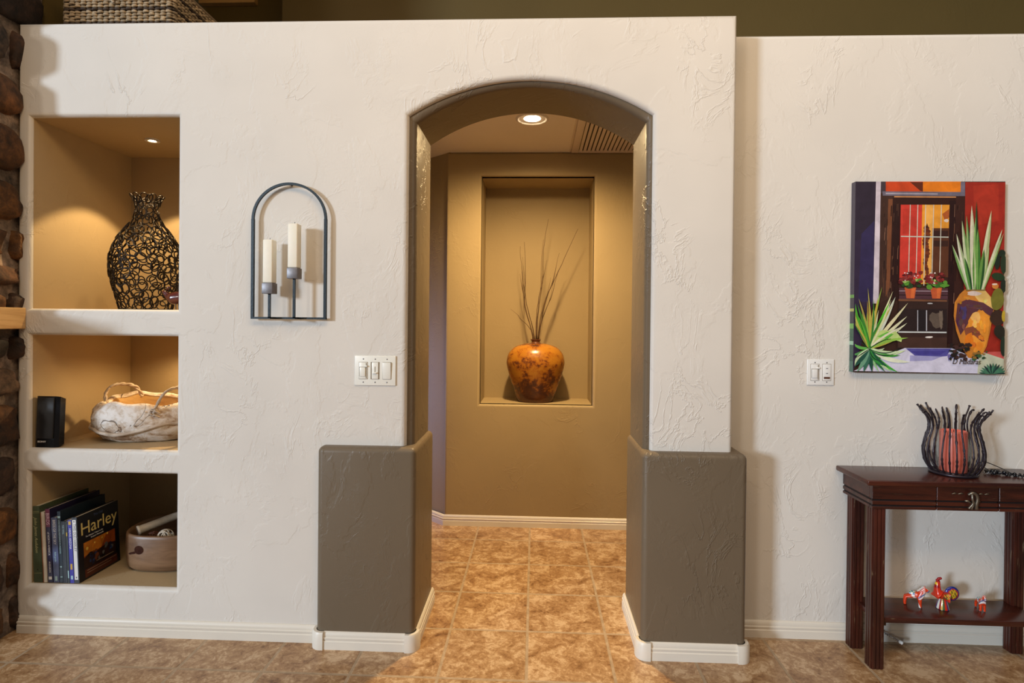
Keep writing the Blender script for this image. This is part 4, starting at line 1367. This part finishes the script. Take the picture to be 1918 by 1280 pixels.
# ------------------------------------------------------------------ painting
def painting():
    X0, X1, Z0, Z1, YB, YF = 1.263, 1.835, 1.078, 1.832, .1395, .112
    t = thing('painting', 'unframed canvas painting of a red wall, doorway and potted plants above the console table', 'painting', ((X0+X1)/2, YB, Z0))
    Wd, Hd = X1-X0, Z1-Z0
    bm = BM(); box(bm, X0, X1, YF, YB, Z0, Z1)
    o = obj('canvas', bm, plain('canvas_sides', lin(52, 40, 62), .6, var=.1), t)
    bm = BM(); cols = []; lay = [0]
    def M(cx_, cy_):
        u = (cx_-(150-15*(cy_-65)/1150))/890; v = (cy_-65)/1150
        return min(1, max(0, u)), min(1, max(0, v))
    def poly(pts, c, raw=False):
        lay[0] += 1
        vs = []
        for p in pts:
            u, v = M(*p)
            vs.append(bm.verts.new((X0+u*Wd, YF-.0002-lay[0]*.000025, Z1-v*Hd)))
        try: bm.faces.new(vs)
        except ValueError: return
        cols.extend([lin(*c)]*len(vs))
    def rect(x0, y0, x1, y1, c): poly([(x0, y0), (x1, y0), (x1, y1), (x0, y1)], c)
    def blob(x, y, rx, ry, c, n=14, j=.12, rot=0, seed=0):
        rr = random.Random(int(x*7+y*13+seed))
        pp = []
        for k in range(n):
            a = 2*PI*k/n; q = 1+rr.uniform(-j, j)
            dx, dy = rx*q*math.cos(a), ry*q*math.sin(a)
            pp.append((x+dx*math.cos(rot)-dy*math.sin(rot), y+dx*math.sin(rot)+dy*math.cos(rot)))
        poly(pp, c)
    def leaf(x0, y0, x1, y1, w, c, bend=0, c2=None):
        dx, dy = x1-x0, y1-y0; L = math.hypot(dx, dy); nx, ny = -dy/L, dx/L
        A, B = [], []
        for k in range(9):
            s = k/8; ww = w*math.sin(PI*min(1, .12+s*.88))**.8*(1 if s < 1 else 0)
            bx_, by_ = x0+dx*s+nx*bend*math.sin(PI*s), y0+dy*s+ny*bend*math.sin(PI*s)
            A.append((bx_+nx*ww, by_+ny*ww)); B.append((bx_-nx*ww, by_-ny*ww))
        poly(A+B[::-1], c)
        if c2:
            A2 = [((a[0]*.55+b[0]*.45), (a[1]*.55+b[1]*.45)) for a, b in zip(A, B)]
            poly(A2+B[::-1], c2)
    rect(120, 60, 1050, 1220, (58, 34, 26))
    # violet wall and pale post
    poly([(150, 65), (272, 65), (255, 800), (130, 1215)], (52, 40, 66)); poly([(130, 65), (272, 65), (266, 400), (130, 420)], (46, 36, 54))
    poly([(185, 380), (262, 300), (255, 790), (165, 790)], (50, 42, 82))
    poly([(272, 65), (301, 65), (288, 800), (254, 800)], (214, 202, 214))
    # lintel and upper panels
    rect(301, 65, 330, 135, (70, 58, 66))
    rect(330, 65, 552, 125, (206, 72, 30)); poly([(475, 68), (552, 68), (552, 125), (535, 120)], (98, 40, 20))
    rect(552, 65, 778, 128, (236, 130, 26)); rect(776, 68, 802, 150, (120, 112, 130))
    poly([(310, 124), (802, 128), (802, 152), (312, 150)], (112, 106, 122)); poly([(330, 132), (640, 136), (640, 143), (330, 140)], (170, 162, 176))
    # red wall right
    poly([(804, 68), (1040, 70), (1034, 1100), (900, 1120), (795, 700)], (164, 44, 30)); poly([(850, 90), (1000, 80), (1000, 300), (860, 330)], (176, 52, 34))
    # door frame
    poly([(301, 150), (372, 150), (368, 760), (290, 800)], (66, 42, 34)); poly([(345, 170), (372, 170), (355, 700), (330, 760)], (120, 72, 46))
    poly([(372, 160), (418, 160), (408, 780), (352, 790)], (44, 18, 16)); rect(372, 158, 800, 205, (52, 24, 18)); poly([(380, 153), (748, 155), (748, 162), (380, 160)], (214, 150, 96))
    poly([(708, 180), (748, 180), (728, 1040), (694, 1040)], (42, 16, 16)); poly([(748, 160), (802, 155), (795, 720), (735, 830)], (60, 30, 24))
    rq = random.Random(23)
    for k in range(60):
        x = rq.choice([rq.uniform(305, 405), rq.uniform(305, 405), rq.uniform(712, 790)]); y = rq.uniform(190, 760); L = rq.uniform(20, 90); w_ = rq.uniform(1.5, 5)
        poly([(x, y), (x+w_, y), (x+w_-2, y+L), (x-2, y+L)], rq.choice([(84, 54, 42), (36, 18, 16), (110, 74, 54), (52, 30, 26), (128, 92, 74)]))
    # window
    poly([(418, 205), (566, 205), (556, 655), (410, 655)], (212, 62, 50)); rect(430, 230, 470, 380, (196, 56, 42)); rect(480, 240, 515, 600, (200, 58, 46))
    poly([(546, 205), (708, 205), (704, 345), (600, 345), (600, 680), (538, 680)], (236, 158, 52)); poly([(566, 205), (610, 205), (600, 620), (560, 640)], (240, 176, 84))
    poly([(606, 345), (706, 345), (700, 640), (604, 640)], (92, 52, 32)); rect(612, 360, 700, 400, (60, 32, 26)); rect(615, 420, 700, 455, (60, 34, 26))
    poly([(665, 260), (706, 230), (706, 280), (680, 300)], (176, 90, 40)); blob(690, 300, 14, 10, (232, 214, 200))
    for k in range(15): blob(570+6*math.sin(k), 345+k*19, 22-abs(k-3)*1.0, 15, (98, 44, 26) if k % 2 else (122, 58, 28), 9)
    poly([(574, 315), (584, 345), (566, 345)], (70, 30, 20))
    for x in (472, 517, 563, 611, 657): poly([(x, 205), (x+5, 205), (x-5, 690 if x == 563 else 620), (x-10, 690 if x == 563 else 620)], (214, 206, 190))
    poly([(418, 392), (702, 396), (702, 402), (418, 398)], (206, 212, 200))
    # sill, flower pots
    rect(408, 705, 698, 772, (84, 52, 60)); rect(408, 720, 698, 726, (150, 130, 140)); rect(408, 745, 698, 750, (40, 20, 20))
    for x, s in ((474, 0), (626, 1)):
        rr = random.Random(40+s)
        poly([(x-34, 702), (x+36, 702), (x+26, 768), (x-22, 768)], (196, 92, 52)); poly([(x+6, 706), (x+30, 706), (x+22, 766), (x+4, 766)], (220, 112, 58))
        for k in range(16): blob(x+rr.uniform(-52, 58), 668+rr.uniform(-14, 34), rr.uniform(10, 22), rr.uniform(7, 14), rr.choice([(92, 150, 52), (58, 104, 40), (170, 196, 110), (40, 70, 34)]), 9, .3)
        for k in range(24): blob(x+rr.uniform(-58, 70), 646+rr.uniform(-34, 30), rr.uniform(8, 17), rr.uniform(7, 13), rr.choice([(116, 34, 34), (92, 26, 30), (138, 48, 44), (150, 60, 58)]), 9, .3)
        for k in range(6): blob(x+rr.uniform(-40, 60), 640+rr.uniform(-26, 40), 5, 4, (232, 212, 208), 7, .3)
    # lower door
    poly([(405, 772), (700, 772), (690, 1068), (395, 1068)], (56, 36, 32)); rect(400, 830, 690, 968, (44, 30, 30))
    rect(518, 838, 568, 962, (34, 26, 30)); rect(514, 838, 519, 962, (190, 190, 200)); rect(566, 838, 572, 962, (190, 190, 200))
    blob(625, 895, 38, 46, (98, 84, 74), 12, .3); blob(655, 890, 14, 50, (122, 106, 92), 12, .3)
    rect(400, 966, 688, 974, (214, 220, 220)); blob(600, 1015, 46, 16, (108, 78, 62), 10, .3); rect(400, 1000, 690, 1062, (70, 46, 38)); blob(585, 1000, 22, 6, (226, 220, 214), 8, .3); blob(590, 797, 16, 4, (206, 206, 210))
    poly([(402, 772), (690, 776), (690, 786), (402, 784)], (120, 78, 54))
    # ground
    poly([(440, 1066), (720, 1064), (900, 1140), (1026, 1120), (1026, 1222), (112, 1208), (380, 1090)], (214, 212, 234))
    poly([(445, 1068), (715, 1066), (690, 1112), (600, 1120), (500, 1112)], (88, 84, 164)); poly([(470, 1085), (690, 1080), (650, 1105), (520, 1108)], (72, 66, 150))
    poly([(470, 1110), (660, 1115), (600, 1140), (470, 1145)], (166, 164, 212)); poly([(690, 1100), (760, 1100), (700, 1140)], (120, 110, 170))
    poly([(880, 1090), (1026, 1085), (1026, 1222), (870, 1222)], (200, 204, 178)); poly([(900, 1085), (1026, 1080), (1026, 1125)], (206, 90, 84))
    # jar
    jar = [(795, 712), (912, 712), (955, 760), (968, 830), (955, 900), (945, 960), (925, 1050), (905, 1092), (850, 1126), (815, 1120), (780, 1060), (745, 960), (730, 870), (735, 790), (765, 740)]
    poly(jar, (206, 130, 48)); poly([(830, 714), (912, 712), (950, 760), (962, 830), (900, 810), (860, 760)], (232, 190, 110)); blob(850, 735, 40, 14, (226, 206, 196), 12, .2)
    poly([(752, 795), (810, 770), (905, 790), (965, 830), (950, 872), (880, 830), (835, 880), (800, 940), (770, 985), (740, 900)], (92, 52, 62)); blob(785, 850, 26, 38, (74, 60, 110), 12, .25)
    poly([(840, 855), (900, 835), (945, 880), (930, 1000), (905, 1085), (860, 1118), (820, 1000), (815, 900)], (236, 152, 52)); blob(862, 880, 28, 30, (242, 186, 104), 12, .25)
    poly([(790, 945), (850, 930), (900, 990), (912, 1020), (895, 1022), (850, 985), (800, 985)], (138, 76, 52)); blob(820, 1010, 26, 40, (222, 122, 30), 12, .2); blob(880, 1050, 22, 30, (236, 140, 40), 12, .2)
    rj = random.Random(12)
    for x, y, rx, ry, c, k in ((770, 880, 26, 60, (88, 52, 74), 9), (850, 815, 60, 18, (104, 60, 62), 9), (760, 790, 20, 22, (196, 120, 48), 6), (800, 760, 30, 18, (214, 140, 52), 6), (915, 775, 22, 26, (238, 200, 110), 6), (900, 930, 26, 50, (242, 164, 60), 8), (850, 905, 22, 40, (244, 186, 100), 7), (835, 1030, 24, 46, (226, 128, 36), 8), (890, 1000, 22, 30, (228, 130, 40), 7), (865, 965, 30, 14, (150, 84, 52), 6), (785, 930, 18, 34, (120, 70, 66), 6)):
        for q in range(k): blob(x+rj.uniform(-.5, .5)*rx, y+rj.uniform(-.5, .5)*ry, rx*rj.uniform(.25, .5), ry*rj.uniform(.25, .5), tuple(max(0, min(255, v+rj.randint(-14, 14))) for v in c), 12, .2, 0, q)
    poly([(800, 705), (915, 705), (912, 718), (800, 718)], (150, 120, 70))
    # cactus at right
    for x, y, rx, ry, c, ro in ((985, 545, 16, 48, (34, 44, 32), .1), (1012, 495, 20, 22, (36, 48, 34), 0), (1020, 560, 18, 60, (44, 58, 38), 0), (990, 635, 40, 24, (40, 62, 36), .2), (1020, 690, 18, 40, (38, 46, 34), 0), (985, 770, 38, 66, (120, 116, 44), .1), (972, 690, 20, 18, (206, 128, 56), 0), (985, 880, 44, 48, (62, 42, 32), .3), (1022, 870, 12, 34, (196, 166, 50), 0), (1000, 965, 34, 44, (44, 40, 30), -.3), (1020, 1050, 18, 60, (38, 52, 38), 0)):
        blob(x, y, rx, ry, c, 16, .05, ro)
    blob(968, 680, 16, 5, (230, 210, 200))
    # agave in the jar
    for x1, y1, x0, w, c, c2 in ((775, 300, 825, 15, (120, 160, 90), (206, 216, 176)), (802, 270, 832, 13, (70, 110, 56), (160, 190, 120)), (832, 210, 845, 17, (196, 196, 160), (226, 222, 196)), (860, 180, 862, 11, (26, 46, 26), (58, 92, 50)), (855, 280, 850, 12, (60, 110, 50), (150, 190, 110)), (948, 240, 882, 17, (176, 186, 132), (214, 214, 176)), (935, 460, 893, 10, (150, 180, 110), (190, 200, 150)), (1012, 352, 898, 13, (176, 190, 140), (222, 222, 190)), (1020, 376, 902, 9, (120, 156, 84), (190, 204, 150)), (742, 380, 815, 14, (160, 176, 130), (226, 226, 204)), (716, 445, 810, 12, (196, 206, 170), (120, 166, 90)), (868, 350, 868, 16, (60, 118, 48), (120, 170, 84)), (905, 470, 880, 16, (40, 84, 40), (104, 150, 70)), (790, 520, 828, 13, (34, 76, 36), (90, 146, 66)), (845, 470, 848, 10, (200, 210, 160), (96, 150, 64))):
        leaf(x0, 712, x1, y1, w, c, 0, c2)
    # spider plant lower left
    lp = [(215, 705, 3, (200, 190, 80), 8), (300, 700, 4, (150, 190, 70), -6), (365, 725, 5, (226, 226, 180), 0), (380, 760, 10, (206, 214, 196), 6), (340, 800, 10, (90, 190, 50), 0), (455, 795, 7, (226, 220, 176), 0), (450, 875, 7, (226, 226, 186), 0), (450, 915, 7, (222, 226, 190), 4), (130, 760, 6, (80, 170, 50), -16), (160, 770, 5, (176, 160, 80), 10), (130, 850, 6, (190, 190, 90), -10), (212, 780, 5, (160, 130, 60), 0), (275, 760, 6, (196, 176, 70), 2), (255, 840, 8, (230, 226, 190), 0), (320, 860, 8, (120, 200, 60), 0), (180, 860, 7, (110, 180, 60), 0)]
    for x1, y1, w, c, bd in lp: leaf(225, 1075, x1, y1, w*1.45, c, bd)
    poly([(235, 1000), (300, 960), (380, 965), (420, 1010), (415, 1030), (350, 1010), (290, 1030), (240, 1075)], (190, 214, 130)); poly([(270, 1000), (330, 970), (370, 985), (330, 1010)], (110, 190, 70))
    for x1, y1, w, c, bd in ((470, 1150, 14, (226, 232, 206), 24), (440, 1080, 16, (208, 226, 180), 26), (395, 1212, 11, (70, 170, 60), 18), (360, 1212, 9, (190, 222, 160), 14), (320, 1212, 9, (40, 110, 60), 10), (280, 1212, 8, (150, 200, 140), 6), (240, 1212, 14, (30, 84, 66), 0), (190, 1212, 16, (56, 110, 90), -4), (150, 1212, 14, (110, 160, 130), -8), (120, 1190, 12, (34, 84, 70), -8), (118, 1110, 10, (90, 160, 90), -10), (120, 1040, 9, (100, 180, 80), -12), (410, 1110, 9, (60, 150, 50), 20)):
        leaf(222, 1070, x1, y1, w, c, bd)
    rq = random.Random(19)
    for k in range(22):
        a = rq.uniform(-1.25, 1.3); L = rq.uniform(170, 330)*(1 if abs(a) < .8 else .8)
        x1, y1 = 225+L*math.sin(a), 1070-L*math.cos(a)
        if x1 < 122: continue
        leaf(225+rq.uniform(-8, 8), 1072, x1, y1, rq.uniform(4, 9), rq.choice([(86, 176, 54), (150, 196, 80), (216, 220, 172), (190, 176, 76), (60, 130, 50), (230, 228, 200)]), rq.uniform(-14, 14))
    for k in range(9):
        a = rq.uniform(1.5, 2.5)*rq.choice([1, 1, -1]); L = rq.uniform(80, 190)
        x1, y1 = 225+L*math.sin(a), min(1205, 1070-L*math.cos(a))
        if x1 > 118: leaf(225, 1072, x1, y1, rq.uniform(6, 12), rq.choice([(50, 140, 60), (120, 190, 110), (26, 84, 60), (200, 222, 180)]), rq.uniform(6, 22))
    for x1, y1, bd in ((345, 1010, -8), (385, 1098, 26), (160, 1020, 0), (300, 1150, 20), (140, 1130, 0), (420, 1060, 30)): leaf(222, 1075, x1, y1, 3, (18, 50, 36), bd)
    # shrubs bottom right
    rr = random.Random(77)
    for k in range(34): blob(760+rr.uniform(-56, 62), 1090+rr.uniform(-52, 38), rr.uniform(8, 18), rr.uniform(6, 12), rr.choice([(40, 28, 26), (56, 40, 34), (34, 34, 28), (70, 44, 40)]), 8, .35)
    for k in range(16): blob(880+rr.uniform(-40, 50), 1105+rr.uniform(-26, 24), rr.uniform(7, 14), rr.uniform(5, 9), rr.choice([(60, 96, 56), (40, 66, 44), (150, 110, 50)]), 8, .35)
    for k in range(13):
        a = PI*(.06+.88*k/12); leaf(955, 1222, 955-86*math.cos(a), 1222-74*math.sin(a), 8, rr.choice([(40, 84, 70), (70, 124, 96), (30, 58, 54)]), 0)
    bmesh.ops.triangulate(bm, faces=bm.faces[:], ngon_method='EAR_CLIP')
    o = obj('painted_picture', bm, painted('canvas_paint', .5, .22), t, recalc=False)
    me = o.data
    at = me.color_attributes.new('paint', 'FLOAT_COLOR', 'POINT')
    for i, cc in enumerate(cols): at.data[i].color = cc
    # side of the canvas carries the picture round the edge
    bm = BM()
    cs = [(Z1, 1.385, (44, 34, 60)), (1.385, 1.372, (96, 150, 60)), (1.372, 1.33, (40, 36, 50)), (1.33, 1.318, (170, 170, 90)), (1.318, 1.27, (40, 44, 50)), (1.27, 1.25, (110, 170, 80)), (1.25, 1.2, (44, 90, 66)), (1.2, 1.185, (150, 190, 160)), (1.185, 1.12, (36, 80, 66)), (1.12, Z0, (60, 104, 90))]
    cl2 = []
    for za_, zb2, c in cs:
        vs = [bm.verts.new(p) for p in ((X0-.0002, YF, za_), (X0-.0002, YB, za_), (X0-.0002, YB, zb2), (X0-.0002, YF, zb2))]
        bm.faces.new(vs); cl2.extend([lin(*c)]*4)
    o = obj('painted_edge', bm, M_fig, t, recalc=False)
    at = o.data.color_attributes.new('paint', 'FLOAT_COLOR', 'POINT')
    for i, cc in enumerate(cl2): at.data[i].color = cc
    u, v = M(712, 1158)
    text('D Madaras', .030, Matrix.Translation((X0+u*Wd, YF-.0002-lay[0]*.000025-.0006, Z1-v*Hd)) @ Matrix.Rotation(PI/2, 4, 'X'), I_black, t, name='signature', shear=.3, local=False, sx=.82)
    return t
painting()

# ------------------------------------------------------------------ lights
def area(name, loc, target, sx, sy, power, col, spread=PI):
    l = bpy.data.lights.new(name, 'AREA'); l.shape = 'RECTANGLE'; l.size = sx; l.size_y = sy
    l.energy = power; l.color = col; l.spread = spread
    o = bpy.data.objects.new(name, l); C.objects.link(o); o.location = loc
    o.rotation_euler = (Vector(target)-Vector(loc)).to_track_quat('-Z', 'Y').to_euler()
    return o
def spot(name, loc, target, power, col, size, blend, rad=.02):
    l = bpy.data.lights.new(name, 'SPOT'); l.energy = power; l.color = col
    l.spot_size = math.radians(size); l.spot_blend = blend; l.shadow_soft_size = rad
    o = bpy.data.objects.new(name, l); C.objects.link(o); o.location = loc
    o.rotation_euler = (Vector(target)-Vector(loc)).to_track_quat('-Z', 'Y').to_euler()
    return o
WARM = (1, .63, .25)
area('window_light', (-20, -19, 5.2), (0, 0, 1.2), 3, 3.4, 5000, (.71, .85, 1.0))
area('second_window_light', (-12, -19, 5.6), (0, 0, 1.3), 2, 2.2, 500, (1, .90, .78))
area('room_ceiling_light', (.45, -2.2, 3.4), (.45, 0, 1.6), 3.2, .7, 42, WARM)
area('ceiling_bounce_light', (0, -2.5, 3.9), (0, -2.5, 0), 7.0, 4.2, 62, (.95, .95, .97))
spot('hall_spot', (-.023, .715, 2.288), (-.023, .78, 0), 190, (1, .70, .34), 168, 1.0, .045)
spot('niche_spot', (-1.722, .29, 2.052), (-1.722, .29, 1), 26, (1, .70, .34), 93, .2, .012)
spot('middle_niche_spot', (-1.60, .36, 1.186), (-1.62, .30, .7), 10, (1, .68, .32), 150, .5, .012)
area('hall_window_light', (-2.4, 1.3, .8), (-.9, 1.75, .7), .6, .9, 6, (.38, .46, 1.0), 1.2)
w = bpy.data.worlds.new('room'); S.world = w; w.use_nodes = True
bg = w.node_tree.nodes['Background']; bg.inputs[0].default_value = (.85, .93, 1, 1); bg.inputs[1].default_value = .06

# ------------------------------------------------------------------ camera
f_, D_, H_, yaw, pitch, roll, sy = 1047.06, 2.15566, 1.26427, .0404578, -.0061542, .009946, -30.858
fw = Vector((-math.sin(yaw)*math.cos(pitch), math.cos(yaw)*math.cos(pitch), math.sin(pitch)))
r0 = Vector((math.cos(yaw), math.sin(yaw), 0)); u0 = r0.cross(fw)
rv = r0*math.cos(roll)+u0*math.sin(roll); uv = u0*math.cos(roll)-r0*math.sin(roll)
cam = bpy.data.cameras.new('camera'); co = bpy.data.objects.new('camera', cam); C.objects.link(co)
cam.sensor_width = 36; cam.sensor_fit = 'HORIZONTAL'; cam.lens = f_*36/1918
cam.shift_x = 0; cam.shift_y = sy/1918
cam.clip_start = .02
co.matrix_world = Matrix(((rv.x, uv.x, -fw.x, 0), (rv.y, uv.y, -fw.y, -D_), (rv.z, uv.z, -fw.z, H_), (0, 0, 0, 1)))
S.camera = co
S.view_settings.view_transform = 'Standard'; S.view_settings.look = 'None'
S.view_settings.exposure = 0; S.view_settings.gamma = 1; S.view_settings.use_curve_mapping = False
S.cycles.max_bounces = 10; S.cycles.diffuse_bounces = 5
S.cycles.sample_clamp_indirect = 4
